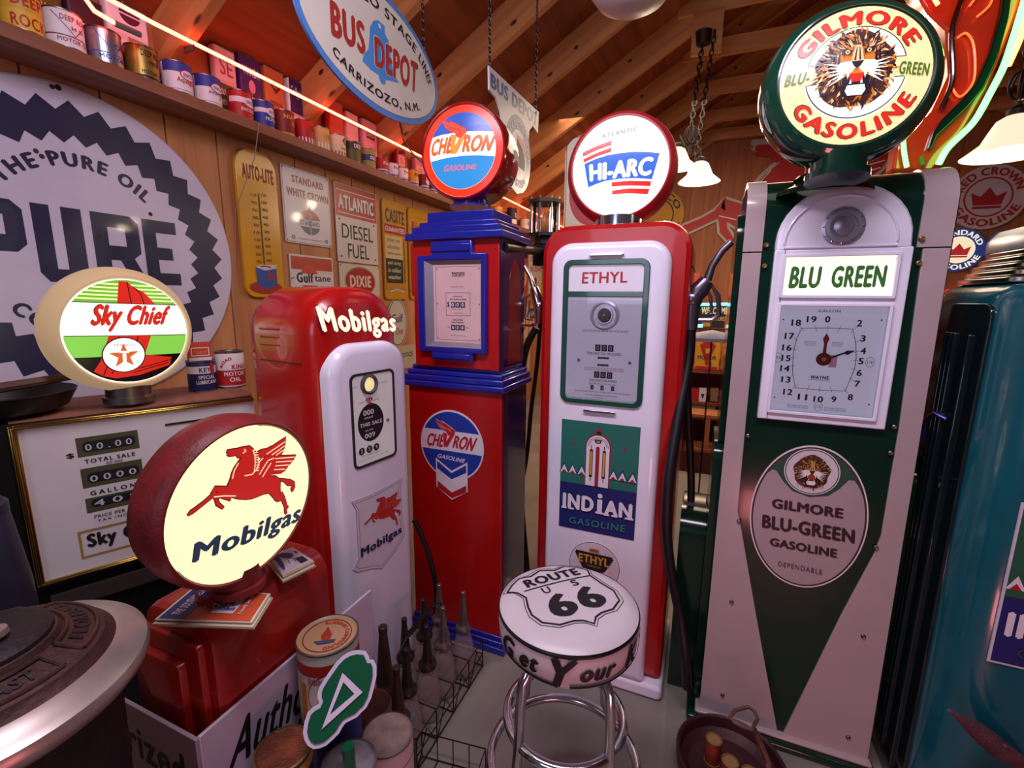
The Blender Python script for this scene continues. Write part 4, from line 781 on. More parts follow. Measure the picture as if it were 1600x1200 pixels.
# hose and nozzle hanging on the right of the centre pump
Nz = lambda px, py, y=1.72: tuple(ay(px, py, y))
alum = mat('pewter_aluminium', '#8a8090', rough=.3, metal=.9, var=.3)
nozzle('fuel_nozzle', 'pewter grey fuel nozzle hanging between the centre pump and the green pump', [Nz(1143, 378), Nz(1128, 392), Nz(1113, 415), Nz(1105, 438), Nz(1081, 468), Nz(1079, 515)], .0235, alum, [Nz(1094, 462), Nz(1112, 446), Nz(1122, 462), Nz(1124, 492), Nz(1112, 500), Nz(1082, 500)])
hose('hose', 'black hose dropping from the pewter nozzle beside the centre pump', [Nz(1079, 508), Nz(1076, 560), Nz(1062, 640, 1.66), Nz(1046, 740, 1.59), Nz(1041, 820, 1.58), Nz(1048, 890, 1.6), Nz(1062, 960, 1.62), Nz(1070, 1020, 1.60), Nz(1074, 1075, 1.59)], .018)
hose('hose', 'second black hose behind the one on the pewter nozzle', [Nz(1073, 530, 1.85), Nz(1075, 640, 1.85), Nz(1080, 760, 1.85), Nz(1075, 860, 1.85), Nz(1062, 960, 1.85), Nz(1056, 1040, 1.85)], .014)
# ================================================================== LEFT-CENTRE PUMP: square, red with blue mouldings
X0 = -.925
p = empty('gas_pump', (X0, 1.62, 0), 0, 'square red fuel pump with stepped blue mouldings and a winged emblem', 'fuel pump')
navyp = mat('navy_side_paint', '#1a1a56', rough=.2, coat=.6)
MB().box(-.225, .208, .0, .27, .06, 1.145, red_p).build('lower_body', p, bevel=.004)
MB().box(.2085, .2105, .02, .265, .06, 1.145, navyp).build('side_panel', p)
m = MB()
for i, (e, z0, z1) in enumerate([(.012, 1.14, 1.165), (.006, 1.165, 1.19), (-.004, 1.19, 1.21), (-.02, 1.21, 1.228)]): m.box(-.232-e, .214+e, -.008-e, .28+e, z0, z1, blue_p)
m.build('waist_moulding', p, bevel=.006, seg=3)
MB().box(-.185, .195, .0, .26, 1.225, 1.73, red_p).build('upper_body', p, bevel=.003)
MB().box(.1955, .1975, .008, .255, 1.23, 1.72, navyp).build('side_panel', p)
o = MB(); o.prism([(u*.062+.15, v*.2+1.44) for u, v in [(-1, -1), (1, -1), (1, .5), (.7, .9), (0, 1.1), (-.7, .9), (-1, .5)]], .1975, .1985, mat('crimson_side_panel', '#8c1830', rough=.25, coat=.5), 'x'); o.build('side_inset', p)
m = MB()
for e, z0, z1 in ((.02, 1.722, 1.75), (.0, 1.75, 1.775), (-.022, 1.775, 1.795), (-.045, 1.795, 1.835)): m.box(-.185-e, .197+e, -.005-e, .27+e, z0, z1, blue_p)
m.build('cornice', p, bevel=.005, seg=3)
m = MB()
for e, z0, z1 in ((.03, .0, .03), (.018, .03, .05), (.006, .05, .068)): m.box(-.225-e, .208+e, -e, .27+e, z0, z1, blue_p)
m.build('base_moulding', p, bevel=.005, seg=3)
m = MB(); sx = lambda l: [(x-X0, z) for x, z in l]
ol = [(-1.08, 1.29), (-1.02, 1.29), (-1.02, 1.257), (-.832, 1.257), (-.832, 1.29), (-.774, 1.29), (-.774, 1.67), (-.832, 1.67), (-.832, 1.716), (-1.014, 1.716), (-1.014, 1.665), (-1.08, 1.665)]
il = [(-1.045, 1.31), (-.795, 1.31), (-.795, 1.645), (-1.045, 1.645)]
def plate_hole(m, o_, i_, y0, y1, mt):
    tri = tessellate_polygon([[Vector((x, z, 0)) for x, z in o_], [Vector((x, z, 0)) for x, z in i_]]); pts = o_+i_; n = len(pts)
    v = [(x, y0, z) for x, z in pts]+[(x, y1, z) for x, z in pts]; f = [tuple(t) for t in tri]+[tuple(n+q for q in t) for t in tri]
    for l0, k in ((0, len(o_)), (len(o_), len(i_))): f += [(l0+i, l0+(i+1) % k, n+l0+(i+1) % k, n+l0+i) for i in range(k)]
    m.add(v, f, mt)
plate_hole(m, sx(ol), sx(il), -.022, .002, blue_p); m.build('bezel', p, bevel=.006, seg=3)
for z0, z1 in ((1.677, 1.706), (1.264, 1.284)): MB().box(-.085, .082, -.027, -.02, z0, z1, blue_p).build('bezel_tab', p, bevel=.003)
m = MB(); bb = K('#b8a8a8'); i0, i1 = sx(il), sx([(-1.012, 1.33), (-.8, 1.33), (-.8, 1.628), (-1.012, 1.628)])
v = [(x, -.02, z) for x, z in i0]+[(x, -.004, z) for x, z in i1]; m.add(v, [(i, (i+1) % 4, 4+(i+1) % 4, 4+i) for i in range(4)], mat('bezel_metal', '#a8a0b0', rough=.35, metal=.6)); m.build('window_reveal', p, smooth=0)
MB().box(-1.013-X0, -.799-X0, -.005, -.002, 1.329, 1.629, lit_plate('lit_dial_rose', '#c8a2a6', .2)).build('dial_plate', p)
a = Art(lambda u, v, h: (u-X0, -.005-h, v)); a.frame(-1.003, -.803, 1.338, 1.622, .0012, dk); a.text('TOKHEIM', -.93, -.873, 1.583, 1.598, K_, .03, shear=.2); a.rect(-.93, -.873, 1.598, 1.600, K_); a.text('MODEL 39-FM', -.932, -.878, 1.543, 1.547, dk, 0)
a.frame(-.957, -.849, 1.434, 1.523, .0014, dk); a.text('AMOUNT', -.925, -.882, 1.506, 1.511, K_, .03); a.text('OF PURCHASE', -.94, -.867, 1.495, 1.5, K_, .03); a.text('$', -.951, -.942, 1.466, 1.488, K_, .03)
for x in (-.936, -.914, -.892): a.rect(x, x+.02, 1.466, 1.487, dk)
a.rect(-.9365, -.9345, 1.466, 1.487, W); a.text('DOLLARS   CENTS', -.935, -.885, 1.458, 1.461, dk, 0); a.text('TAX INCLUDED', -.92, -.88, 1.443, 1.446, dk, 0)
for x in (-.935, -.914, -.893): a.rect(x, x+.019, 1.378, 1.398, dk)
a.text('GALLONS', -.926, -.882, 1.416, 1.421, K_, .03); a.text('DELIVERED', -.932, -.877, 1.406, 1.411, K_, .03); a.rect(-.95, -.94, 1.388, 1.3895, K_); a.rect(-.87, -.858, 1.388, 1.3895, K_); a.text('THIS PUMP COMPUTES SALE', -.94, -.87, 1.355, 1.358, dk, 0)
a.up()
for x in (-.936, -.914, -.892): a.text('0', x+.005, x+.015, 1.469, 1.484, W, .02)
for x in (-.935, -.914, -.893): a.text('0', x+.005, x+.014, 1.381, 1.395, W, .02)
a.build('lettering', p)
for x in (-.996, -.811):
    for z in (1.345, 1.48, 1.613): MB().lathe([(.0018, -.0075), (.0028, -.005)], steel, 8, (x-X0, 0, z), 'y', cap0=True).build('screw', p)
st = MB().prism([(x-X0, z) for x, z in circ(-.944, .897, .15, 48, .152)], -.0015, .001, K('#e6dde6')).build('decal', p)
a = Art(lambda u, v, h: (u-X0, -.0015-h, v)); cb_ = K('#1b3aa0'); cx_, cz_ = -.944, .897
def seg(t0, t1, n=20, r=.144): return [(cx_+r*math.cos(math.radians(t0+(t1-t0)*i/n)), cz_+r*math.sin(math.radians(t0+(t1-t0)*i/n))) for i in range(n+1)]
a.poly(seg(26, 154), cb_); a.poly(seg(190, 350), cb_); a.up()
a.textq('CHE', (-1.066, .882), (-1.056, .94), (-.985, .884), (-.97, .942), K('#c01c28'), .045, space=.9, shear=.1); a.textq('RON', (-.94, .888), (-.928, .944), (-.845, .884), (-.82, .946), K('#c01c28'), .045, space=.9, shear=.1)
a.textq('GASOLINE', (-1.012, .836), (-1.008, .854), (-.882, .829), (-.878, .847), W, .03, shear=.2)
vwing(a, lambda x, z: (cx_+.147*x, cz_+.149*z), K('#c01c28'), K('#c01c28'), K('#e0c8d0'), .147)
a.poly([(-1.02, .835), (-.944, .787), (-.868, .835), (-.868, .705), (-.944, .657), (-1.02, .705)], W); a.up()
for z, mt in ((.767, cb_), (.676, K('#b01820'))): a.poly([(-1.014, z+.055), (-.944, z+.01), (-.874, z+.055), (-.874, z+.022), (-.944, z-.018), (-1.014, z+.022)] if mt is cb_ else [(-1.014, z+.057), (-.944, z+.014), (-.874, z+.057), (-.874, z+.026), (-.944, z-.012), (-1.014, z+.026)], mt)
a.build('lettering', st)
# pipe arm, sight gauge, nozzle and hoses at its right side
def attach(ch, par): ch.parent = par; ch.matrix_parent_inverse = par.matrix_basis.inverted(); return ch
attach(MB().tube([tuple(ax(786, 386, -.735)), tuple(ay(848, 392, 2.2))], .022, blackm, 14).build('hose_arm'), p)
def vgauge():
    c = ay(851, 345, 2.2); r = .07; root = attach(empty('sight_gauge', (c.x, c.y, c.z-.11)), p)
    MB().lathe([(.001, 0), (.05, 0), (.05, .03), (r+.014, .035), (r+.014, .05), (.001, .05)], blackm, 8).build('base', root)
    MB().box(-.045, .045, -.04, .04, -.10, 0, blackm).build('bracket', root, bevel=.006)
    MB().lathe([(.001, .185), (r+.014, .185), (r+.014, .2), (.001, .205)], blackm, 8).build('cap', root)
    MB().lathe([(r*.8, .05), (r*.8, .185)], glassm, 28).build('glass', root)
    for i in range(8):
        t = 2*math.pi*i/8; MB().tube([(r*math.cos(t), r*math.sin(t), .03), (r*math.cos(t), r*math.sin(t), .215)], .0045, chrome, 8).build('rod', root)
    MB().lathe([(.001, .06), (.016, .08), (.02, .11), (.008, .14), (.001, .15)], mat('amber_float', '#c87a2c', rough=.3), 12).build('float', root)
vgauge()
Nc = lambda px, py, y=1.95: tuple(ay(px, py, y))
nozzle('fuel_nozzle', 'chrome fuel nozzle hanging at the side of the square red and blue pump', [Nc(810, 402), Nc(818, 414), Nc(828, 432), Nc(834, 450), Nc(843, 478), Nc(842, 505)], .020, chrome, [Nc(836, 455), Nc(822, 466), Nc(820, 490), Nc(814, 507), Nc(828, 509), Nc(840, 505)])
MB_ = MB().box(-.03, .03, -.02, .02, -.01, .02, blackm).build('nozzle_hook'); MB_.location = Nc(812, 400); tag(MB_, 'black hook holding the chrome nozzle spout', 'hook')
hose('hose', 'black hose curving down beside the square red and blue pump', [Nc(838, 512), Nc(822, 545), Nc(814, 600), Nc(811, 700), Nc(815, 800), Nc(822, 880), Nc(828, 960)], .0165)
hose('hose', 'thinner black hose behind the curving one', [Nc(846, 480, 2.1), Nc(840, 560, 2.1), Nc(830, 640, 2.1), Nc(822, 720, 2.1), Nc(806, 800, 2.1), Nc(800, 900, 2.1)], .011)
hose('hose', 'black hose hanging by the small white faced pump', [tuple(ay(647, 812, 1.5)), tuple(ay(660, 840, 1.5)), tuple(ay(674, 880, 1.5)), tuple(ay(682, 930, 1.5)), tuple(ay(678, 985, 1.5))], .011)
# ================================================================== RIGHT PUMP: dark green with grey-white strips, clock dial
X0 = .33
p = empty('gas_pump', (X0, 1.62, 0), 0, 'tall dark green fuel pump with pale side strips and clock-like dial', 'fuel pump')
strip = mat('pale_pink_grey_paint', '#b5a0a2', rough=.25, var=.05, coat=.5)
def prof(o, z0, zt=1.86): # side profile (y, z) pushed out by o
    pts = [(-o, z0)]
    for i in range(9):
        t = math.radians(10*i+8 if 0 else 11.25*i); pts.append((.10-(.10+o)*math.cos(t), zt-.10+(.10+o)*math.sin(t)))
    for i in range(9):
        t = math.radians(11.25*i); pts.append((.30+(.10+o)*math.sin(t), zt-.10+(.10+o)*math.cos(t)))
    pts.append((.40+o, z0)); return pts
m = MB(); m.prism(prof(0, .03), -.235, .252, green_p, 'x'); m.build('body', p, bevel=.002)
for x0, x1 in ((-.247, -.195), (.176, .248)):
    m = MB(); A_, B_2 = prof(.004, 1.648, 1.862), prof(-.01, 1.648, 1.862); n = len(A_)
    v = [(x0, y, z) for y, z in A_]+[(x1, y, z) for y, z in A_]+[(x1, y, z) for y, z in B_2]+[(x0, y, z) for y, z in B_2]; f = []
    for i in range(n-1):
        for q in range(4): q2 = (q+1) % 4; f.append((q*n+i, q*n+i+1, q2*n+i+1, q2*n+i))
    m.add(v, f, strip); m.build('cap_strip', p)
LX = lambda l: [(x-X0, z) for x, z in l]
MB().prism(LX([(.083, .012), (.341, .012), (.23, .457), (.156, .766), (.142, .817), (.139, 1.143), (.135, 1.644), (.083, 1.644)]), -.006, .002, strip).build('side_strip', p, bevel=.0015)
MB().prism(LX([(.345, .012), (.592, .012), (.578, 1.644), (.520, 1.644), (.531, 1.162), (.531, .815), (.521, .75), (.463, .526)]), -.006, .002, strip).build('side_strip', p, bevel=.0015)
for s_ in (-1, 1):
    x = -.262 if s_ < 0 else .272
    MB().prism(rr(.05, .36, .08, 1.02, (.01, .01, .06, .06), 5), min(x, x-s_*.03)-.012, max(x, x-s_*.03)+.012, green_p, 'x').build('side_panel', p, bevel=.008)
    MB().prism(rr(.08, .33, 1.02, 1.78, (.01, .01, .08, .08), 5), min(x, x-s_*.03)-.002, max(x, x-s_*.03)+.002, green_p, 'x').build('side_panel', p, bevel=.008)
# arched upper panel
arch = [(.168, 1.65)]+[(.3295-.1615*math.cos(math.radians(t)), 1.672+.152*math.sin(math.radians(t))) for t in range(0, 181, 10)]+[(.492, 1.65)]
m = MB(); rings = []
for e, y in ((0, .01), (0, -.012), (.004, -.018), (.012, -.02)): rings.append([(x-X0+(-1 if x > .33 else 1)*e*(abs(x-.33) > .02), y, z-e*(z > 1.66)) for x, z in arch])
m.loft(rings, white_p, True, True); m.build('arch_panel', p)
m = MB(); m.tube([(x-X0, -.021, z) for x, z in [(.19, 1.654)]+[(.3235-.1335*math.cos(math.radians(t)), 1.666+.125*math.sin(math.radians(t))) for t in range(0, 181, 12)]+[(.457, 1.654)]], .0035, white_p, 6, closed=True); m.build('arch_bead', p)
m = MB(); c_ = (.3285-X0, -.02, 1.708)
m.lathe([(.052, 0), (.052, -.004), (.044, -.006), (.043, -.011), (.033, -.012), (.032, -.006), (.026, -.006), (.024, -.012), (.012, -.016), (.001, -.016)], medal, 40, c_, 'y'); m.build('medallion', p)
for i in range(12): t = 2*math.pi*i/12; MB().ball((c_[0]+.047*math.cos(t), -.026, c_[2]+.047*math.sin(t)), .003, chrome, 8).build('rivet', p)
# main white panel
m = MB(); PX = lambda a_: a_-X0
plate_hole(m, [(PX(.168), 1.14), (PX(.497), 1.14), (PX(.492), 1.65), (PX(.169), 1.65)], [(PX(.201), 1.518), (PX(.458), 1.518), (PX(.458), 1.629), (PX(.201), 1.629)], -.018, -.014, white_p) if 0 else None
for (x0, x1, z0, z1) in ((.168, .2, 1.14, 1.65), (.462, .496, 1.14, 1.65), (.19, .47, 1.63, 1.65), (.19, .47, 1.488, 1.518), (.19, .47, 1.14, 1.172)): m.box(PX(x0), PX(x1), -.02, .004, z0, z1, white_p)
m.build('face_frame', p, bevel=.004, seg=2)
for (x0, x1, z0, z1) in ((.190, .470, 1.511, 1.636), (.191, .470, 1.163, 1.497)):
    m = MB(); frm(m, PX(x0), PX(x1), z0, z1, .004, .009, -.018, -.028, white_p, 3); m.build('window_frame', p, bevel=.002)
MB().box(PX(.195), PX(.465), -.010, -.008, 1.516, 1.631, L('#fdf8dc', 1.15)).build('lit_panel', p)
a = Art(lambda u, v, h: (u-X0, -.010-h, v)); gk = L('#3c6a34', .5)
a.textq('BLU', (.213, 1.538), (.217, 1.602), (.292, 1.539), (.294, 1.602), gk, .05, space=.95); a.textq('GREEN', (.318, 1.540), (.32, 1.602), (.446, 1.541), (.447, 1.603), gk, .05, space=.95)
a.build('lettering', p)
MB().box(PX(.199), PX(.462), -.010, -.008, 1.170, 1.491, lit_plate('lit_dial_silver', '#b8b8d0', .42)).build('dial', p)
a = Art(lambda u, v, h: (u-X0, -.010-h, v)); gk = K('#15161f'); a.text('GALLON', .297, .352, 1.471, 1.479, K('#4a4a52'), .02, space=1.1)
for t, (x, z) in zip('18 19 0 2 3 4 5 6 7 8 9 10 11 12 13 14 15 16 17'.split(), [(.245,1.439),(.283,1.450),(.323,1.451),(.401,1.442),(.414,1.399),(.419,1.364),(.417,1.334),(.417,1.300),(.416,1.268),(.404,1.227),(.364,1.217),(.325,1.214),(.284,1.217),(.244,1.229),(.235,1.267),(.229,1.301),(.229,1.332),(.228,1.364),(.231,1.399)]):
    w_2 = .0065 if len(t) == 1 else .0125; a.text(t, x-w_2, x+w_2, z-.0095, z+.0095, gk, .035)
for x, z, t1, t2 in ((.438, 1.332, '1', '4'), (.208, 1.333, '3', '4'), (.327, 1.192, '1', '2')): a.ring(x, z, .0095, .0105, gk, ry0=.014, ry1=.015, n=20); a.text(t1+'/'+t2, x-.006, x+.006, z-.005, z+.005, gk, 0)
gf = [(.260,1.423),(.322,1.426),(.386,1.425),(.398,1.385),(.404,1.345),(.404,1.312),(.389,1.244),(.326,1.242),(.262,1.244),(.250,1.29),(.246,1.350),(.25,1.39)]
a.line(gf+[gf[0]], .0016, K('#3a3a44')); cc_ = (.325, 1.335)
for i in range(20):
    t = 2*math.pi*i/20; c2, s2 = math.cos(t), math.sin(t); k = min(.078/max(abs(c2), .01), .088/max(abs(s2), .01)); a.line([(cc_[0]+k*.9*c2, cc_[1]+k*.9*s2), (cc_[0]+k*1.12*c2, cc_[1]+k*1.12*s2)], .0009, gk)
a.text('WAYNE', .297, .345, 1.274, 1.285, K_, .04); a.rect(.293, .349, 1.271, 1.272, K_)
for x0 in (.272, .34): a.text('SERVICE', x0, x0+.028, 1.383, 1.386, gk, 0); a.text('RECORDER', x0, x0+.028, 1.378, 1.381, gk, 0); a.text('THE WAY', x0, x0+.028, 1.373, 1.376, gk, 0)
for x0 in (.246, .342): a.text('SEE HAND INDICATES', x0, x0+.055, 1.188, 1.192, gk, 0); a.text('GALLONS DELIVERED', x0, x0+.055, 1.182, 1.186, gk, 0)
for x, z in ((.21, 1.448), (.45, 1.452), (.21, 1.21), (.45, 1.21)): a.disc(x, z, .0022, gk, n=8)
a.build('lettering', p)
m = MB(); m.prism([(PX(.324)+x, 1.335+z) for x, z in [(-.005, 0), (-.0035, .045), (-.008, .06), (0, .076), (.008, .06), (.0035, .045), (.005, 0)]], -.019, -.017, K('#9c1424')); m.lathe([(.001, -.021), (.019, -.021), (.019, -.016)], K('#7c1424'), 28, (PX(.324), 0, 1.335), 'y'); m.build('hand', p)
m = MB(); m.prism([(PX(.324)+x, 1.335+z) for x, z in [(.018, .002), (.05, .018), (.058, .015), (.075, .029), (.055, .028), (.05, .023), (.018, .008)]], -.016, -.014, K_); m.build('hand', p)
MB().lathe([(.006, -.024), (.007, -.020)], mat('brass_hub', '#a88a4a', rough=.3, metal=.8), 14, (PX(.324), 0, 1.335), 'y', cap0=True).build('hub', p)
MB().box(PX(.338), PX(.358), -.0155, -.0145, 1.312, 1.348, K('#e0d0dc')).build('paper_tag', p)
m = MB(); m.box(PX(.197), PX(.463), -.0215, -.0207, 1.170, 1.492, mat('window_glass', '#ffffff')); m.build('glass', p)
# lion decal
st = MB().prism([(x-X0, z) for x, z in circ(.3375, .829, .159, 56, .238)], -.0015, .001, K('#e6dcdc')).build('decal', p)
a = Art(lambda u, v, h: (u-X0, -.0015-h, v)); sv = mat('silver_decal', '#a8989c', rough=.4, var=.1); g2 = K('#154a34')
a.disc(.3375, .829, .155, K('#3a1220'), .233, 56); a.up(); a.disc(.3375, .829, .150, sv, .228, 56); a.up()
E2 = lambda t, r=.15, q=.228: (.3375+r*math.cos(math.radians(t)), .829+q*math.sin(math.radians(t)))
a.poly([E2(t) for t in range(14, 167, 8)]+[(.2, .925), (.215, .96), (.228, .975), (.24, .972), (.262, .94), (.29, .912), (.3375, .90), (.385, .912), (.412, .94), (.432, .972), (.447, .972), (.462, .95), (.478, .915)], g2); a.up()
a.disc(.3345, .983, .0745, K('#dcd4d8')); a.up(); a.disc(.3345, .983, .0715, K('#1a1014')); a.up(); a.disc(.3345, .983, .069, K('#d8ccd4')); a.up()
for t, q in (('GILMORE', ((.238, .846), (.237, .879), (.432, .847), (.430, .880))), ('BLU-GREEN', ((.217, .773), (.215, .820), (.470, .772), (.466, .818))), ('GASOLINE', ((.245, .716), (.244, .744), (.431, .715), (.429, .745)))): a.textq(t, q[0], q[1], q[2], q[3], K('#2a0c1c'), .05, space=.95)
a.textq('DEPENDABLE', (.276, .651), (.276, .667), (.398, .650), (.397, .667), K('#3a1c28'), .005, space=1.2); lion(a, .334, .983, .052, INK_LION, 8, 120)
a.build('lettering', st)
for (x, z) in [(.152,.486),(.154,.118),(.527,.473),(.531,.102),(.149,1.077),(.520,1.071),(.149,.783),(.522,.773),(.519,1.149),(.145,1.665),(.146,1.605),(.513,1.669),(.515,1.606)]:
    MB().lathe([(.003, -.011), (.0045, -.0115), (.0065, -.010), (.0075, -.005)], steel if z < 1.6 else mat('brass_hub', '#a88a4a'), 14, (x-X0, 0, z), 'y', cap0=True).build('screw', p)
# stepped base
m = MB(); m.prism([(-.045, .0), (.42, .0), (.42, .028), (-.045, .028)], -.29, .278, green_p, 'x'); m.prism([(.03, .028), (.41, .028), (.41, .10), (.03, .10)], -.268, -.245, green_p, 'x'); m.build('base', p, bevel=.012, seg=3)
m = MB(); m.prism([(-.026, .026), (.42, .026), (.42, .040), (-.026, .040)], -.262, .27, strip, 'x'); m.build('base_trim', p, bevel=.006)
# seat for the globe on top of the green pump
m = MB(); m.lathe([(.125, 0), (.12, .015), (.085, .03), (.07, .045), (.078, .05), (.07, .058)], green_p, 32, (-.045, .0, 0)); s2 = m.build('globe_seat', p); s2.location = (-.005, -.085+.10+.02, 1.845); s2.location.z = 1.80
# ================================================================== TEAL PUMP, far right
p = empty('gas_pump', (.945, 1.42, 0), 0, 'teal fuel pump with chrome ribbed crown at the right edge', 'fuel pump')
m = MB(); rings = []
for ins, z in ((.0, .0), (0, 1.50), (.006, 1.525), (.025, 1.545), (.06, 1.555)): rings.append([(x, y, z) for x, y in rr(-.30+ins, .30-ins, 0+ins, .5-ins, max(.11-ins, .01), 8)])
m.loft(rings, teal_p); m.build('body', p)
m = MB()
for i in range(5): m.prism(rr(-.275+.010*i, .275-.010*i, .04+.010*i, .46-.010*i, .1, 6), 1.552+.0175*i, 1.566+.0175*i, chrome, 'z')
m.build('ribbed_crown', p, bevel=.004)
m = MB(); rings = []
for ins, z in ((.01, 1.638), (.01, 1.67), (.025, 1.695), (.08, 1.71)): rings.append([(x, y, z) for x, y in rr(-.24+ins, .24-ins, .05+ins, .45-ins, max(.1-ins*.3, .01), 6)])
m.loft(rings, mat('pale_chrome_cap', '#a8a8b0', rough=.3, metal=.6)); m.build('crown_cap', p)
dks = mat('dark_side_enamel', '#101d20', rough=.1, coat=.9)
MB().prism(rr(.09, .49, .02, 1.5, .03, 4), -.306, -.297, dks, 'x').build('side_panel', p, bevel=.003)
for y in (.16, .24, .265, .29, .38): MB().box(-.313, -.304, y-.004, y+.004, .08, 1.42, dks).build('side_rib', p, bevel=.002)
m = MB(); m.tube([(-.30, .22, 1.18), (-.322, .24, 1.19), (-.325, .28, 1.16), (-.322, .29, 1.10)], .008, mat('violet_metal', '#4a4080', rough=.25, metal=.8), 10); m.build('nozzle_hook', p)
st = MB().prism([(x-.93, z) for x, z in ((.706, .61), (.99, .61), (.99, 1.037), (.706, 1.037))], -.003, .001, K('#d8d4dc')).build('poster', p)
a = Art(lambda u, v, h: (u-.93, -.003-h, v)); a.rect(.711, .985, .795, 1.032, K('#1d5c40')); a.rect(.711, .985, .615, .795, K('#141866')); a.up()
for x in (.728, .76, .795, .9, .93, .965): a.poly([(x-.019, .815), (x+.019, .815), (x, .852)], wt); a.up(); a.poly([(x-.012, .815), (x+.012, .815), (x, .832)], R_)
a.text('INDIAN', .724, .975, .69, .758, wt, .055); a.text('GASOLINE', .755, .96, .64, .665, K('#1c4a48'), .015, space=1.1); a.poly([(.80, .8)]+[(.848-.048*math.cos(math.radians(t)), .95+.05*math.sin(math.radians(t))) for t in range(0, 181, 15)]+[(.896, .8)], rdk)
a.up(); a.poly([(.806, .8)]+[(.848-.042*math.cos(math.radians(t)), .95+.044*math.sin(math.radians(t))) for t in range(0, 181, 15)]+[(.89, .8)], wt); a.build('lettering', st)
# ================================================================== SMALL WHITE FACED PUMP by the left wall (local x along its face, origin at the face foot)
p = empty('gas_pump', (-1.0428, 1.214, 0), 82.2, 'short domed red fuel pump with white face and shield emblem', 'fuel pump')
m = MB(); puff(m, -.174, .186, .0, 1.535, (.01, .01, .15, .15), [(.06, .0), (.035, .006), (.014, .022), (.004, .045), (0, .08), (0, .30), (.012, .34), (.05, .365)], red_p, n=10); m.build('body', p, smooth=50)
for z in (1.296,): MB().box(-.1755, -.1735, .07, .28, z, z+.004, K('#5a0a08')).build('seam', p)
for z in (1.40, 1.375, 1.35): MB().tube([(-.172, .17, z), (-.175, .27, z)], .0035, red_p, 8).build('louvre', p)
m = MB(); puff(m, -.153, .176, .004, 1.357, (.012, .012, .10, .10), [(0, .03), (0, -.012), (.006, -.026), (.018, -.034), (.034, -.037)], white_p, n=10); m.build('face_panel', p)
FY = -.037
m = MB(); frm(m, -.088, .103, .948, 1.262, .022, .008, FY+.004, FY-.004, K('#2a2420'), r2=.016); m.build('window_gasket', p)
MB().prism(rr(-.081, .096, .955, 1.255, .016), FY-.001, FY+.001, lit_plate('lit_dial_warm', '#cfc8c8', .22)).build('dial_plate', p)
a = Art(lambda u, v, h: (u, FY-.001-h, v)); ik = K('#1c1216')
a.ring(-.008, 1.093, 0, .056, ik, ry0=0, ry1=.064); a.up(); a.text('000', -.04, .006, 1.12, 1.138, W, .03); a.text('AMOUNT', -.036, .002, 1.108, 1.114, W, .02); a.text('THIS SALE', -.056, .04, 1.083, 1.096, W, .03); a.text('GALLONS', -.036, .0, 1.066, 1.071, W, .02); a.text('009', -.038, .006, 1.042, 1.059, W, .03)
a.text('m', -.027, .002, 1.167, 1.177, R_, .06); a.text('S', -.022, -.003, 1.155, 1.167, R_, .06); a.ring(-.012, 1.166, .0135, .0145, R_, n=24)
a.text('THE MARTIN', -.055, -.03, 1.164, 1.168, ik, 0); a.text('SCHWARTZ', .006, .03, 1.164, 1.168, ik, 0); a.text('A 702', -.078, -.062, 1.218, 1.222, ik, 0); a.text('6784-1176 8109', .024, .07, 1.218, 1.222, ik, 0)
for x, t in ((-.054, '2'), (-.022, '5'), (.008, '9')): a.disc(x, 1.004, .0125, ik, n=20); a.up(); a.text(t, x-.004, x+.004, .998, 1.011, W, .03)
a.text('CENTS PER GALLON', -.056, .018, .984, .988, ik, 0); a.text('MARTIN & SCHWARTZ INC. SALISBURY, MD.', -.07, .06, .971, .974, ik, 0); a.build('lettering', p)
m = MB(); m.lathe([(.034, 0), (.034, -.01), (.027, -.014), (.023, -.006)], K('#4a4648'), 32, (-.012, FY, 1.222), 'y'); m.build('sight_glass_bezel', p)
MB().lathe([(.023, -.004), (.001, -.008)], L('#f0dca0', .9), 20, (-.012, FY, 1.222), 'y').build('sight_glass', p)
MB().lathe([(.004, -.006), (.006, -.001)], steel, 12, (.066, FY, 1.085), 'y', cap0=True).build('screw', p)
a = Art(lambda u, v, h: (u, .0-h, v+.0), dh=.0006)
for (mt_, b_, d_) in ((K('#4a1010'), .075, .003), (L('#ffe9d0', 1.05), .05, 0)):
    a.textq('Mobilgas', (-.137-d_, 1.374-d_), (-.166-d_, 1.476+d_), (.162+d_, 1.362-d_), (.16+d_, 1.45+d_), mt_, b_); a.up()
a.build('lettering', p)
shp = [(-.106,.847),(-.03,.842),(.06,.847),(.134,.854),(.115,.826),(.118,.692),(.128,.626),(.082,.586),(.022,.560),(.009,.550),(-.033,.572),(-.099,.594),(-.115,.611),(-.104,.623),(-.09,.64),(-.09,.817)]
st = MB().prism(shp, FY-.0015, FY+.001, K('#dcd2de')).build('decal', p)
a = Art(lambda u, v, h: (u, FY-.0015-h, v)); a.line(shp+[shp[0]], .0015, K('#6a5c70')); ins = [(.012+(x-.012)*.9, .70+(z-.70)*.93) for x, z in shp]; a.line(ins+[ins[0]], .0012, K('#34305c'))
pegasus(a, .03, .725, .115, K('#c02820'), K('#e87860'), dark=K('#7a1818')); a.textq('Mobilgas', (-.082, .628), (-.08, .672), (.112, .636), (.112, .672), K('#1c1f50'), .045)
a.build('lettering', st)
o_ = MB().prism([(y, z) for y, z in circ(.16, 1.0, .055, 28)], -.1765, -.173, K('#c8c0c0'), 'x').build('badge', p)
a = Art(lambda u, v, h: (-.1765-h, .16-u, 1.0+v)); a.ring(0, 0, .048, .05, K('#3a3040')); a.arct('WE GUARANTEE', 0, 0, .035, .009, 90, 150, K('#3a3040'), .02); a.disc(0, -.01, .02, K('#5a5878')); a.build('lettering', o_)
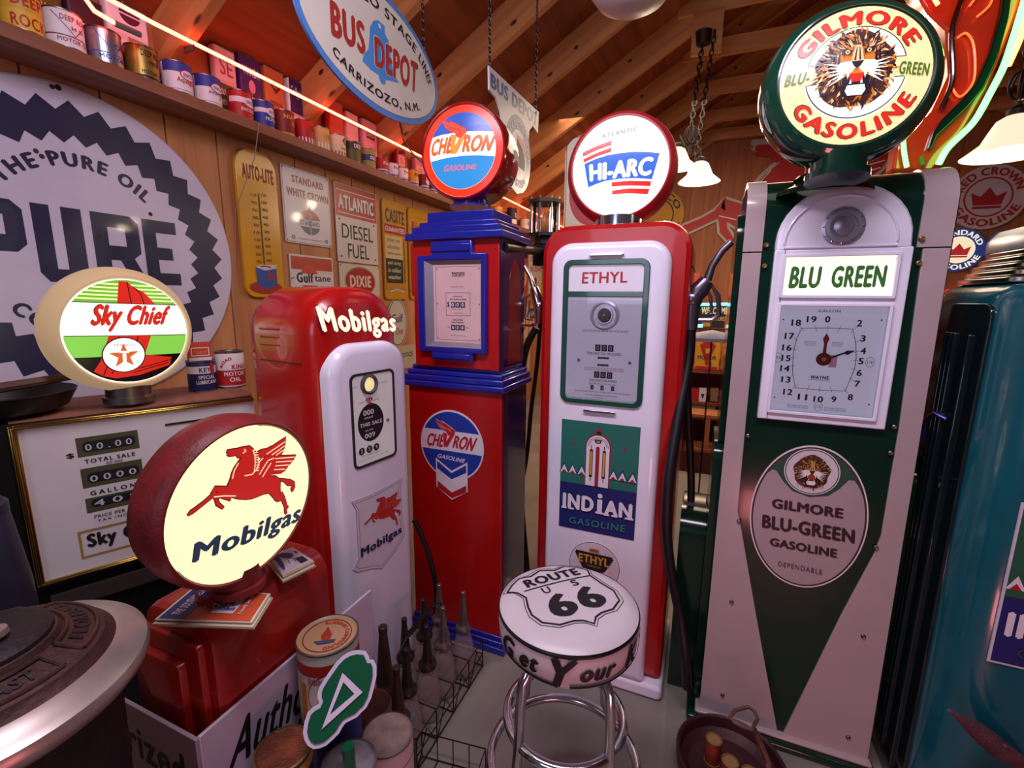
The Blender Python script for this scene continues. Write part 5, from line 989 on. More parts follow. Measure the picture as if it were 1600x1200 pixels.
o_ = MB().prism([(y, z) for y, z in rr(.06, .17, .48, .66, .008)], -.1765, -.173, K('#c8bcc4'), 'x').build('notice_plate', p)
a = Art(lambda u, v, h: (-.1765-h, .115-u, v));
for t, z, w in (('NOT A', .63, .03), ('OUTSIDE ONLY', .595, .045), ('CONTAINS', .555, .045), ('LEAD', .515, .035)): a.text(t, -w, w, z, z+.018, K_, .03)
a.build('lettering', o_)
# ================================================================== WIDE WHITE COUNTER PUMP under the cream globe
p = empty('gas_pump', (-1.683, .857, 0), 65, 'wide low white fuel pump with counter windows and brass coloured trim', 'fuel pump')
cream = mat('cream_panel', '#ddd4d4', rough=.3, var=.06, coat=.3); brass = mat('gilt_trim', '#b89448', rough=.22, metal=1, var=.2)
MB().box(-.45, .36, .012, .34, .62, 1.138, blackm).build('housing', p, bevel=.004)
MB().box(-.25, .36, -.002, .014, .64, 1.13, cream).build('face_panel', p)
MB().box(-.45, .36, .02, .32, .0, .62, blackm).build('pedestal', p, bevel=.004)
MB().box(-.262, .36, .01, .34, 1.138, 1.144, boardw).build('top', p)
for (x0, x1, z0, z1) in ((-.262, .36, 1.122, 1.136), (-.262, .36, .636, .648)):
    MB().box(x0, x1, -.012, .0, z0, z1, brass).build('trim', p, bevel=.003); MB().box(x0, x1, -.018, -.006, z0+.005, z0+.009, brass).build('trim', p, bevel=.002)
MB().box(-.264, -.246, -.012, .0, .636, 1.136, brass).build('trim', p, bevel=.003); MB().box(-.258, -.252, -.018, -.006, .64, 1.13, brass).build('trim', p, bevel=.002)
MB().box(-.24, .3, -.02, -.008, .55, .60, mat('dark_brown_metal', '#3a302c', rough=.5)).build('lower_ledge', p)
MB().box(.09, .27, -.006, 0, 1.074, 1.08, blackm).build('slot', p)
a = Art(lambda u, v, h: (u, -.002-h, v)); 
zc = 1.13
for z0, z1, zt, dg in ((1.012, 1.073, 1.045, '00'), (.912, .975, .942, '000'), (.83, .878, .86, '')):
    a.rect(-.131, .017, z0, z1, K('#4a4a30'))
a.up()
for z0, z1 in ((1.025, 1.058), (.925, .958), (.845, .872)): a.poly(rr(-.118, .008, z0, z1, .012), K('#15131c'))
a.up()
for z0, dg in ((1.03, '0 0 . 0 0'), (.929, '0 0 0 0'), (.848, '4 0 9')): a.text(dg, -.112, .0, z0, z0+.02, K('#c8c4d0'), .02)
a.text('$', -.156, -.138, 1.013, 1.03, K_, .03); a.text('TOTAL SALE', -.118, .003, .990, 1.003, K_, .03, space=1.2); a.text('A.O. Smith', -.07, -.03, .978, .987, K_, .02, shear=.2); a.text('GALLONS', -.117, .01, .886, .900, K_, .03, space=1.5)
a.text('PRICE PER GALLON', -.116, .03, .810, .820, K_, .02, space=1.1); a.text('TAX INCLUDED', -.11, .02, .796, .804, K_, .02, space=1.3)
a.frame(-.16, .08, .688, .778, .006, K('#a87c3c')); a.text('Sky Chief', -.142, .06, .706, .764, K_, .06)
a.build('lettering', p)
can('oil_can', 'dark blue lubricant can with white band under the small red box', -1.775, 1.165, 1.144, .047, .115, K('#1c2058'), [(.6, .84, K('#e0dce4'))], [('KEY', .65, .8, .4, K_, .1), ('SPECIAL', .42, .54, .6, W, .2), ('LUBRICANT', .26, .38, .75, W, .2)], None, yaw=65, extra=lambda a: (a.up(), a.up(), a.poly([(.45, .92), (.85, .92), (.82, .62), (.75, .56), (.55, .56), (.48, .62)], R_)))
can('oil_can', 'white and red motor oil can beside the blue can', -1.75, 1.265, 1.144, .05, .142, K('#e0d4d4'), [(.08, .5, R_)], [('MOTOR', .34, .46, .75, W, .1), ('OIL', .18, .3, .4, W, .1), ('KING', .53, .66, .55, R_, .45)], None, yaw=65, extra=lambda a: a.arct('ROAD', -.05, .45, .75, .2, 125, 70, R_, .05, ry=.33))
bx = MB().box(-.036, .036, -.02, .02, 0, .068, K('#c8402c')).build('small_carton'); bx.location = (-1.777, 1.165, 1.26); bx.rotation_euler.z = math.radians(65); tag(bx, 'small red and orange carton standing on the dark blue can', 'box')
a = Art(lambda u, v, h: (u, -.02-h, v)); a.rect(-.036, .036, 0, .012, W); a.frame(-.028, .03, .018, .05, .003, W); a.text('TUNE UP', -.02, .022, .026, .036, Y_, .02); a.build('lettering', bx)
# dark pan with a strip of leather lying on the counter pump
p = empty('shallow_pan', (-1.93, .66, 1.144), 65, 'shallow black metal pan with brown rim strip on the white pump', 'pan')
MB().lathe([(.001, .004), (.12, .004), (.15, .02), (.168, .055), (.175, .068), (.171, .070), (.162, .06), (.118, .01), (.001, .009)], blackm, 48).build('bowl', p)
MB().tube([(-.19, -.06, .075), (-.05, -.075, .085), (.08, -.06, .098), (.17, -.02, .105), (.20, -.0, .11)], [.02, .016, .014, .012, .006], mat('brown_leather', '#6a4434', rough=.7, var=.5, bump=.5), 8).build('rim_strip', p)
# ================================================================== SHORT RED CABINET carrying the horse globe, with stepped front
p = empty('red_cabinet', (-.985, .70, 0), 0, 'low red painted pump cabinet with rounded top and stepped ribs', 'cabinet')
redc = mat('old_red_paint', '#a81a12', rough=.35, var=.25, scale=5, coat=.3, bump=.1)
m = MB(); puff(m, -.125, .105, .25, .842, (.01, .01, .06, .06), [(.025, -.17), (.006, -.16), (0, -.145), (0, .15), (.02, .165)], redc, n=8); m.build('body', p)
for k, (x0, x1, y0, zt) in enumerate(((-.11, .085, -.183, .80), (-.11, .045, -.2, .755))): 
    m = MB(); puff(m, x0, x1, .45, zt, .012, [(.012, y0), (.003, y0+.004), (0, y0+.012), (0, -.15)], redc, n=4); m.build('rib', p)
for t in (0, 130, 250): m = MB(); m.lathe([(.0, 0), (.006, .0), (.006, .022), (.003, .022)], steel, 8, (0, 0, 0), 'x'); o_ = m.build('clamp_screw', p); o_.location = (.045+.058*math.cos(math.radians(t-50)), -.08+.058*math.sin(math.radians(t-50)), .872); o_.rotation_euler.z = math.radians(t-50)
MB().lathe([(.058, 0), (.062, .006), (.062, .02), (.056, .036)], redc, 40, (.045, -.08, .840)).build('collar', p)
# printed metal panels wrapped round the foot
p = empty('sign_box', (-1.01, .74, 0), 0, 'pale enamel sign panels with black italic lettering around the red cabinet', 'sign')
pal = mat('pale_lilac_enamel', '#cbbfd2', rough=.35, var=.12, coat=.3)
MB().box(.138, .146, -.258, .26, .0, .64, pal).build('panel', p, bevel=.0015)
MB().box(-.20, .146, -.266, -.258, .0, .64, mat('mauve_enamel', '#a8909c', rough=.4, var=.15)).build('panel', p, bevel=.0015)
a = Art(lambda u, v, h: (.146+h, u, v)); a.textq('Authorized', (-.215, .50), (-.195, .605), (.17, .455), (.175, .56), K_, .03, shear=.3); a.textq('Quaker State', (-.15, .42), (-.15, .475), (.2, .38), (.2, .44), K_, .02, shear=.3); a.build('lettering', p)
a = Art(lambda u, v, h: (u, -.266-h, v)); a.textq('orized', (-.155, .515), (-.15, .595), (.10, .50), (.10, .585), K_, .03, shear=.0); a.textq('Sales', (-.13, .43), (-.13, .49), (.05, .42), (.05, .48), K_, .02); a.rect(-.165, -.115, .596, .612, K('#181418')); a.build('lettering', p)
def book(label, quad, z, cover, draw, n=3):
    c = [Vector(q) for q in quad]; o_ = sum(c, Vector())/4; root = empty('booklet', (o_.x, o_.y, z), 0, label, 'booklet')
    m = MB(); l = [((q-o_).x, (q-o_).y) for q in c]
    for i in range(n): k = 1+.02*(n-i); d = .003*math.sin(i*2.1); m.prism([(x*k+d, y*k-d) for x, y in l], .004*i, .004*i+.0034, K('#d8ccb0'), 'z')
    m.build('pages', root); MB().prism(l, .004*n, .004*n+.0015, cover, 'z').build('cover', root)
    a = Art(lambda u, v, h: tuple((Vector(l[0])*(1-u)*(1-v)+Vector(l[3])*u*(1-v)+Vector(l[1])*(1-u)*v+Vector(l[2])*u*v))+(.004*n+.0015+h,)); draw(a); a.build('printing', root)
def bk1(a):
    a.rect(.02, .30, .02, .98, K('#2a2c78')); a.rect(.30, .98, .02, .98, K('#d0502c')); a.up(); a.poly([(.5, .25), (.74, .25), (.76, .7), (.72, .8), (.52, .8), (.48, .7)], W); a.up(); pegasus(a, .61, .52, .13, R_, R_); a.text('Mobil', .51, .73, .32, .42, K('#2a2c78'), .04)
    a.textq('THE SOUTHWEST', (.22, .1), (.12, .12), (.22, .9), (.12, .9), W, .02); a.textq('The Story of', (.42, .35), (.38, .35), (.42, .85), (.38, .85), W, .01, shear=.3); a.textq('Friendly Service', (.86, .2), (.80, .2), (.86, .85), (.80, .85), W, .01, shear=.3)
q1 = [(-.985, .475), (-1.02, .575), (-.845, .625), (-.80, .545)]
book('blue and orange booklet with small horse shield on the red cabinet', [(x+.005, y+.02, 0) for x, y in q1], .845, K('#e8e0d0'), bk1)
def bk2(a):
    a.rect(.03, .97, .03, .97, K('#c8c0cc')); a.up(); a.poly([(.1, .5), (.3, .75), (.45, .7), (.5, .4), (.8, .2), (.85, .1), (.15, .1)], K('#3a3c7c')); a.poly([(.25, .3), (.6, .6), (.8, .5), (.9, .15), (.6, .25)], W); a.poly([(.55, .65), (.9, .65), (.9, .9), (.6, .9)], K('#1c1c34')); a.disc(.3, .88, .09, R_, .05, n=16); a.up(); a.line([(.3, .3), (.5, .45), (.7, .4)], .02, K_); a.line([(.4, .5), (.55, .62), (.7, .6)], .02, K_)
book('booklet with blue figure drawing behind the glowing horse globe', [(-.965, .745, 0), (-.94, .80, 0), (-.845, .775, 0), (-.862, .70, 0)], .848, K('#d8ccb0'), bk2, 4)
# ================================================================== CAST IRON STOVE, lower left
p = empty('iron_stove', (-.985, .26, 0), 0, 'rusty cast iron parlour stove top with wide nickel rim', 'stove')
nick = mat('worn_nickel', '#cbbab2', rough=.34, metal=.6, var=.4, scale=6)
rustm = mat('rusty_iron', '#5a3832', rough=.6, metal=.4, var=.6, scale=12, bump=.5)
MB().lathe([(.155, .885), (.17, .878), (.19, .876), (.2, .888), (.203, .9), (.2, .912), (.188, .918), (.172, .922), (.16, .93), (.155, .93)], nick, 72).build('nickel_rim', p)
MB().lathe([(.165, .926), (.15, .936), (.146, .945), (.14, .948), (.095, .962), (.09, .972), (.085, .974)], rustm, 64).build('top_plate', p)
MB().lathe([(.088, .968), (.086, .98), (.07, .988), (.03, .992), (.001, .993)], castiron, 48, cap0=True).build('lid', p)
MB().lathe([(.0, .99), (.014, .992), (.018, .998), (.016, 1.006), (.001, 1.01)], nick, 20, (.035, .01, 0)).build('knob', p)
m = MB(); 
for a0, a1 in ((-70, 20), (35, 120), (140, 230)):
    for r_, z_ in ((.137, .950), (.100, .963)): m.tube([(r_*math.cos(math.radians(t)), r_*math.sin(math.radians(t)), z_) for t in range(a0, a1+1, 6)], .0035, rustm, 6)
    for t in (a0, a1): m.tube([(r_*math.cos(math.radians(t)), r_*math.sin(math.radians(t)), z_) for r_, z_ in ((.137, .950), (.1, .963))], .0035, rustm, 6)
m.build('raised_border', p)
a = Art(lambda u, v, h: (u, v, .962-(math.hypot(u, v)-.1)*.36+h), .03, h0=.002); a.arct('HOT BLAST', 0, 0, .108, .02, -25, 70, castiron, .04, bottom=True); a.arct('FLORENCE', 0, 0, .108, .02, 78, 70, castiron, .04, bottom=True); a.build('raised_lettering', p)
MB().lathe([(.12, .0), (.14, .3), (.15, .6), (.155, .8), (.16, .886)], castiron, 48).build('barrel', p)
m = MB(); m.tube([(.13, -.13, .93), (.155, -.145, .95), (.16, -.13, .97)], .008, castiron, 8); m.build('handle', p)
sp_ = az(-48, 800, 1.0); p = empty('stove_pipe', (sp_.x, sp_.y, 0), 0, 'blue grey upright pipe with collar behind the stove', 'pipe')
bg = mat('blue_grey_pipe', '#34364e', rough=.4, metal=.4, var=.3)
MB().lathe([(.085, .0), (.08, .8), (.062, 1.0), (.05, 1.03), (.046, 1.08), (.001, 1.08)], bg, 32).build('pipe', p); MB().lathe([(.056, .985), (.064, .99), (.064, 1.01), (.055, 1.02)], bg, 32).build('collar', p)
# ================================================================== STOOL
p = empty('bar_stool', (-.27, 1.035, 0), 45.8, 'round white topped bar stool with black highway shield, chrome legs', 'stool')
def seatz(u, v):
    r_ = math.hypot(u, v); return .717-.007*(r_/.145)**2.2 if r_ < .145 else .710-(r_-.145)*.35-max(0, r_-.163)*.3
vinyl = mat('white_vinyl', '#e2d4da', rough=.35, var=.1, scale=6)
seatp = [.001, .02, .04, .06, .08, .095, .11, .12, .13, .1375, .145, .152, .158, .165, .170, .174]
MB().lathe([(q, seatz(q, 0)) for q in seatp]+[(.1748, .69)], vinyl, 96).build('seat', p).location.z = .042
MB().lathe([(.1745, .698), (.1775, .694), (.1775, .69), (.1745, .686)], blackm, 72).build('piping', p).location.z = .042
MB().lathe([(.174, .695), (.176, .66), (.172, .62), (.16, .60), (.14, .592), (.001, .592)], vinyl, 72).build('seat_band', p).location.z = .042
SU, SV = .026, .036
a = Art(lambda u, v, h: (u-SU, v-SV, seatz(u-SU, v-SV)+h)  , .02, h0=.0014)
so = [(-.110,.126),(-.085, .15),(-.058,.168),(-.024,.160),(.014,.178),(.053,.160),(.09,.172),(.120,.158),(.145,.13),(.134,.10),(.142,.056),(.155,.016),(.145,-.024),(.108,-.048),(.073,-.050),(.05, -.058),(.034,-.076),(.015,-.058),(-.007,-.05),(-.045,-.048),(-.08,-.024),(-.092,.01),(-.088,.04),(-.077,.077),(-.088,.105)]
so = [(x*1.04, z*1.04) for x, z in so]
a.line(so+[so[0]], .0018, K_); si = [(.022+(x-.022)*.93, .055+(z-.055)*.93) for x, z in so]; a.line(si+[si[0]], .005, K_)
a.line([(-.066, .104), (.128, .100)], .004, K_); a.text('ROUTE', -.052, .112, .113, .15, K_, .045); a.text('U', -.024, -.002, .07, .096, K_, .02); a.text('S', .062, .082, .07, .096, K_, .02)
a.text('6', -.042, .03, -.026, .06, K_, .075); a.text('6', .04, .112, -.026, .06, K_, .075)
a.build('printing', p).location.z = .042
rb = lambda z: .1755 if z > .66 else .174-.0*(z)
a = Art(lambda u, v, h: ((.177+h-.006*max(0, (.655-v)/.05)**2)*math.sin(u-.47), -(.177+h-.006*max(0, (.655-v)/.05)**2)*math.cos(u-.47), v), .12, h0=.0012)
for t, u0, u1, z0, z1 in (('G', -1.10, -.80, .624, .682), ('et', -.72, -.42, .634, .672), ('Y', -.27, .08, .612, .688), ('our', .10, .60, .632, .664), ('K', .78, 1.08, .628, .684), ('icks', 1.12, 1.6, .632, .668)):
    a.text(t, u0, u1, z0, z1, K_, .06, shear=.3)
a.line([(-.95, .631), (-.5, .622), (-.2, .618)], .008, K_); a.line([(-.02, .618), (.5, .620), (1.2, .632)], .008, K_); a.build('lettering', p).location.z = .042
for k in range(4):
    t = math.radians(-75-45.8+45+90*k); c2, s2 = math.cos(t), math.sin(t)
    pt = [(r_*c2, r_*s2, z) for r_, z in ((.09, .632), (.125, .62), (.145, .59), (.152, .52), (.155, .42), (.162, .35), (.19, .29), (.20, .22), (.205, .012))]
    MB().tube(pt, .0125, chrome, 14).build('leg', p); MB().lathe([(.016, 0), (.016, .02), (.013, .025)], blackm, 16, (.205*c2, .205*s2, 0), cap0=True).build('rubber_foot', p)
for r_, z in ((.152, .415), (.197, .27)): MB().tube([(r_*math.cos(math.radians(q)), r_*math.sin(math.radians(q)), z) for q in range(0, 360, 6)], .0125, chrome, 14, closed=True).build('foot_ring', p)
# ================================================================== OIL BOTTLES IN A WIRE RACK
dusty = thin_glass('dusty_glass', (.42, .33, .33), .5, .2, .28)
pew = mat('aged_pewter_spout', '#9a8880', rough=.35, metal=.8, var=.4, scale=30); dkp = mat('dark_bronze_spout', '#463836', rough=.35, metal=.7, var=.3, scale=30)
def bottle(label, x, y, z, sp, group, glass=dusty, h=.36):
    k = h/.36; root = empty('oil_bottle', (x, y, z), 0, label, 'bottle', group)
    MB().lathe([(.001, .004), (.038*k, .0), (.043*k, .008), (.043*k, .10*k), (.040*k, .125*k), (.028*k, .17*k), (.021*k, .195*k), (.021*k, .205*k)], glass, 24).build('glass_body', root)
    MB().lathe([(.022*k, .193*k), (.031*k, .196*k), (.033*k, .204*k), (.030*k, .212*k), (.025*k, .216*k), (.021*k, .225*k)], sp, 24).build('screw_collar', root)
    MB().lathe([(.022*k, .215*k), (.017*k, .25*k), (.011*k, .32*k), (.0085*k, .345*k)], sp, 20).build('spout', root)
    MB().lathe([(.0085*k, .342*k), (.010*k, .344*k), (.010*k, .358*k), (.008*k, .36*k), (.001, .361*k)], sp, 16).build('tip_cap', root)
    return root
GB = 'glass oil bottles standing in the wire rack'
for x, y, sp, lb in [(-.826, 1.105, dkp, 'oil bottle with dark spout at the near right corner of the rack'), (-.826, 1.225, dkp, 'oil bottle with dark spout and pale tip, second in the right row'), (-.826, 1.335, pew, 'oil bottle with brownish spout, third in the right row'), (-.80, 1.445, pew, 'oil bottle with bright pewter spout at the far right corner'),
                     (-.92, 1.10, dkp, 'oil bottle at the near left corner of the rack, mostly hidden'), (-.92, 1.225, dkp, 'oil bottle with black spout, second in the left row'), (-.918, 1.345, dkp, 'oil bottle with brown capped spout, third in the left row'), (-.912, 1.45, pew, 'oil bottle with silver spout at the far left corner')]:
    bottle(lb, x, y, .012, sp, GB)
p = empty('bottle_rack', (-.868, 1.27, 0), 0, 'black wire carrier holding the long spouted oil bottles', 'rack'); wire = mat('rusty_wire', '#3a2622', rough=.6, metal=.5, var=.4)
m = MB()
for z in (.006, .06, .125): m.tube([(-.10, -.235, z), (.12, -.235, z), (.12, .24, z), (-.10, .24, z)], .0028, wire, 6, closed=True)
m.build('frame', p)
m = MB()
for y in (-.235, -.115, .0, .12, .24):
    for x in (-.10, .12): m.tube([(x, y, .0), (x, y, .125)], .0024, wire, 6)
    m.tube([(-.10, y, .006), (.12, y, .006)], .0024, wire, 6); m.tube([(-.10, y, .125), (.12, y, .125)], .0024, wire, 6)
for i in range(4):
    y = -.235+.12*i; m.tube([(.12, y, .0), (.12, y+.06, .11), (.12, y+.12, .0)], .002, wire, 6)
m.tube([(0, -.235, .125), (0, .24, .125)], .0024, wire, 6); m.tube([(0, -.235, .006), (0, .24, .006)], .0024, wire, 6); m.build('cross_wire', p, kind='stuff')
m = MB(); m.tube([(0, -.16, .125), (0, -.15, .33), (0, -.10, .355), (0, .07, .365), (0, .12, .34), (0, .13, .125)], .003, wire, 8); m.build('handle', p)
m = MB(); m.tube([(.0+.009*math.cos(i*1.3), -.10+.17*i/70, .357+.009*math.sin(i*1.3)+.008*i/70) for i in range(71)], .003, wire, 6); m.build('grip_coil', p)
for x, y, lb in ((-.855, 1.03, 'tall brown metal oil bottle with long spout beside the white can'), (-.775, .985, 'shorter brown oil bottle with spout near the open tube')):
    bottle(lb, x, y, .0, mat('brown_spout', '#4a3028', rough=.4, metal=.6), 'brown spouted bottles by the rubbing can', glass=mat('brown_tin', '#4a2f2a', rough=.45, metal=.3), h=.50 if x < -.8 else .42)
p = empty('open_tube', (-.795, .90, 0), 0, 'open dark red-brown metal tube with black hollow mouth', 'tube')
m = MB(); m.lathe([(.052, 0), (.052, .36), (.05, .365), (.047, .36), (.047, .06), (.001, .06)], mat('rust_brown_tin', '#6a3c34', rough=.5, var=.4), 32); m.build('wall', p)
p = empty('wire_basket', (-.63, 1.02, 0), 8, 'empty rusty wire basket on the floor beside the stool', 'basket')
m = MB()
for z in (.006, .10): m.tube([(-.12, -.16, z), (.10, -.16, z), (.10, .08, z), (-.12, .08, z)], .0025, wire, 6, closed=True)
for i in range(5):
    x = -.12+.055*i; m.tube([(x, .08, .1), (x, .08, .006), (x, -.16, .006), (x, -.16, .1)], .002, wire, 6)
for i in range(4): y = -.16+.08*i; m.tube([(.10, y, .1), (.10, y, .006), (-.12, y, .006), (-.12, y, .1)], .002, wire, 6)
m.build('wires', p, kind='stuff')
# ================================================================== CANS AND THE CLOVER SIGN, foreground
cr_ = MB().box(-.13, .16, -.22, .20, 0, .2, mat('dark_wood_crate', '#2a2020', rough=.7)).build('low_crate', bevel=.004); cr_.location = (-.705, .68, 0); tag(cr_, 'low dark wooden crate under the foreground cans', 'crate')
p = can('oil_can', 'red brown lidded can on the crate, lowest left of the foreground', -.765, .585, .2, .056, .35, K('#232a68'), [(.9, .97, K('#a88a2c'))], [], None, yaw=45, lid=mat('copper_rust_lid', '#8c4424', rough=.5, var=.6, scale=25, bump=.6), rim=mat('gold_rim', '#8a7434', rough=.4, metal=.7))
p = can('oil_can', 'pale grey lidded can at the bottom edge, nearest the camera', -.650, .650, .2, .058, .295, K('#b0a0a8'), [], [], None, yaw=45, lid=mat('grey_speckled_lid', '#9a929a', rough=.5, var=.4, scale=30))
p = can('oil_can', 'white can with dark capitals and a mauve dusty lid', -.675, .812, .2, .064, .2, K('#d2c4c8'), [(.72, .74, K('#a88a2c'))], [('CITIES', .5, .68, .5, K_, .35), ('SERVICE', .25, .36, .5, K_, .35)], None, yaw=35, lid=mat('mauve_dusty_lid', '#9c8078', rough=.6, var=.4, scale=25), extra=lambda a: (a.ring(.35, .3, .28, .30, K_, ry0=.22, ry1=.235)))
sup = MB().lathe([(.001, 0), (.055, 0), (.055, .295), (.001, .295)], K('#26358c'), 28).build('blue_drum'); sup.location = (-.782, .758, .2); tag(sup, 'plain blue tin standing under the white rubbing can', 'tin')
p = can('oil_can', 'large white and red can with printed round lid and oval label', -.79, .75, .497, .071, .2, K('#d8c8b8'), [(.72, .86, R_), (.1, .6, K('#d8c0a0'))], [('RUBBING COMPOUND', .62, .7, .7, R_, .1)], None, yaw=40, lid=mat('tan_printed_lid', '#c0946c', rough=.45, var=.15), extra=lambda a: (a.disc(.1, .45, .75, K('#3a2020'), .3), a.up(), a.disc(.1, .45, .72, K('#e0d0c0'), .285), a.rect(-.95, -.72, .1, .6, K('#c87a20'))))
a = Art(lambda u, v, h: (u, v, .1985+h)); a.ring(0, 0, .054, .056, K('#5a3020')); a.arct('RUBBING COMPOUND', 0, 0, .04, .010, 0, 200, K('#c83c20'), .04, bottom=False); a.poly([(-.015, .0), (.0, .03), (.01, .0), (.005, -.025), (-.01, -.02)], K('#a8301c')); a.poly([(-.03, -.015), (.02, -.02), (.015, -.03), (-.02, -.028)], K('#3a4a6c')); a.build('lid_printing', p)
def planeuv(P0, yaw, tilt, pts):
    y, t = math.radians(yaw), math.radians(tilt); h = Vector((math.cos(y), math.sin(y), 0)); n0 = Vector((math.sin(y), -math.cos(y), 0)); n = n0*math.cos(t)+Vector((0, 0, math.sin(t))); w = n.cross(h); P0 = Vector(P0); out = []
    if w.z < 0: w = -w
    for px, py in pts: d = ray(px, py); Q = EYE+d*((P0-EYE).dot(n)/d.dot(n))-P0; out.append((Q.dot(h), Q.dot(w)))
    return out
CP = (-.665, .655, .625); CY, CT = 42, 38
p = empty('clover_sign', CP, CY, 'green and white clover-shaped sign with white triangle, leaning by the cans', 'sign', tilt=CT)
ZZ = lambda l: planeuv(CP, CY, CT, [(380+x/4, 900+y/4) for x, y in l])
tre = ZZ([(765,468),(785,500),(790,520),(815,522),(832,560),(833,620),(818,690),(800,760),(770,820),(738,850),(710,880),(660,905),(640,915),(622,940),(600,980),(560,1020),(520,1055),(480,1072),(440,1077),(405,1055),(385,1020),(376,975),(385,910),(405,850),(440,815),(472,798),(478,785),(468,765),(468,725),(480,690),(510,640),(545,590),(580,540),(620,500),(660,475),(710,462)])
def inset(pts, d_):
    n = len(pts); ar = sum(pts[i][0]*pts[(i+1) % n][1]-pts[(i+1) % n][0]*pts[i][1] for i in range(n)); sg = 1 if ar > 0 else -1; o = []
    for i in range(n):
        a_, b_, c_ = pts[i-1], pts[i], pts[(i+1) % n]; t = Vector((c_[0]-a_[0], c_[1]-a_[1])).normalized(); o.append((b_[0]-t.y*sg*d_, b_[1]+t.x*sg*d_))
    return o
tin_ = inset(tre, .0085)
gm = mat('clover_green', '#0f5a38', rough=.3, coat=.4)
MB().prism(tre, -.004, .03, gm).build('back', p, bevel=.003); MB().prism(tre, -.009, -.004, E('#d8c8de')).build('border', p); MB().prism(tin_, -.0075, -.0125, gm).build('face', p)
to, ti = ZZ([(622,603),(747,722),(494,952)]), ZZ([(628,660),(696,733),(545,862)])
m = MB(); plate_hole(m, to, ti, -.0165, -.0125, E('#e0d0e4')); m.build('triangle', p)
m = MB(); m.tube([(0.01, .01, -.07), (.012, .07, -.15), (.012, .13, -.24)], .013, gm, 12); m.build('stem', p)
# ================================================================== FLOOR TRAY bottom right, small cans, hand pump handle
p = empty('iron_tray', (.175, 1.40, 0), 0, 'round brown iron tray on the floor before the green pump', 'tray'); brn = mat('brown_cast_metal', '#4a2428', rough=.55, metal=.3, var=.3, bump=.3)
MB().lathe([(.001, .03), (.12, .03), (.145, .05), (.15, .085), (.156, .09), (.162, .085), (.158, .04), (.14, .0), (.001, .0)], brn, 48).build('bowl', p)
for x, y, lb in ((.125, 1.42, 'little red can with tan lid, back left in the iron tray'), (.17, 1.36, 'little red can with tan lid, front in the iron tray'), (.225, 1.345, 'little red can with tan lid, right one in the iron tray')):
    can('small_can', lb, x, y, .03, .023, .085, K('#8c3020'), [], [], 'little cans in the iron tray', yaw=0, lid=mat('tan_lid', '#a87a54', rough=.5, var=.3), rim=gold)
p = empty('crank_handle', (.30, 1.33, 0), 0, 'rusty rod with a diamond loop handle leaning by the tray', 'tool'); rr_ = mat('rusty_rod', '#8a6258', rough=.6, metal=.4, var=.5, scale=20)
rod = [tuple(Vector(q)-Vector((.30, 1.33, 0))) for q in (az(1178, 1140, .24), az(1200, 1190, .13), (.29, 1.32, .005))]; MB().tube(rod, .009, rr_, 10).build('rod', p)
lp = [tuple(az(1000+x/4, 900+y/4, .26)-Vector((.30, 1.33, 0))) for x, y in ((700, 960), (650, 945), (590, 915), (565, 880), (590, 840), (680, 818), (715, 845), (735, 890), (715, 930))]; MB().tube(lp, .0055, rr_, 8, closed=True).build('loop_handle', p)
p = empty('weathered_branch', (.60, 1.22, 0), 0, 'dark weathered wooden branch piece in front of the teal pump', 'wood'); bk = mat('dark_weathered_wood', '#6a4048', rough=.8, var=.5, scale=18, bump=.8)
MB().tube([tuple(az(px, py, z)-Vector((.60, 1.22, 0))) for px, py, z in ((1483, 1110, .52), (1500, 1122, .5), (1525, 1140, .46), (1555, 1165, .42), (1590, 1190, .38), (1620, 1215, .3))]+[(.1, -.15, .0)], [.004, .009, .022, .026, .02, .014, .012], bk, 10).build('branch', p)
MB().tube([tuple(az(px, py, z)-Vector((.60, 1.22, 0))) for px, py, z in ((1570, 1165, .5), (1585, 1178, .47), (1610, 1195, .42))], [.004, .009, .012], bk, 8).build('twig', p)
# ================================================================== HANGING SIGNS
def chain(p0, p1, parent, name='chain', link=.022, r=.0022):
    m = MB(); a_, b_ = Vector(p0), Vector(p1); n = max(int((b_-a_).length/(link*.78)), 1); d = (b_-a_).normalized(); x = d.cross(Vector((.3, 1, .1))).normalized(); y = d.cross(x)
    for i in range(n):
        c = a_+(b_-a_)*((i+.5)/n); s_ = x if i % 2 else y
        m.tube([tuple(c+d*(link*.5*math.cos(q))+s_*(link*.28*math.sin(q))) for q in [2*math.pi*k/8 for k in range(8)]], r, blackm, 5, closed=True)
    o = m.build(name, parent, smooth=60); o['kind'] = 'stuff'; return o
BX = -1.2; p = empty('hanging_sign', (BX, 1.573, 2.397), 90, 'oval cream hanging sign with blue border and blue bell', 'sign')
MB().prism(circ(0, 0, .40, 64, .212), -.004, .004, E('#4f86cc')).build('border', p); MB().prism(circ(0, 0, .378, 64, .19), -.0055, .0055, E('#d8d2c6')).build('plate', p)
a = Art(flat(y=-.0055)); bl_, br_, bk_ = E('#4a90d8'), E('#a8342c'), K('#141014')
a.poly([(-.035,.085),(-.01,.1),(.03,.1),(.03,.075),(.05,.06),(.058,.03),(.062,-.012),(.085,-.05),(.11,-.062),(.06,-.075),(.023,-.085),(-.06,-.085),(-.105,-.075),(-.095,-.05),(-.068,-.02),(-.06,.02),(-.055,.055)], bl_); a.poly(circ(.005, -.088, .02, 12), bl_); a.up(); a.disc(0, .085, .008, E('#d8d2c6'), n=10)
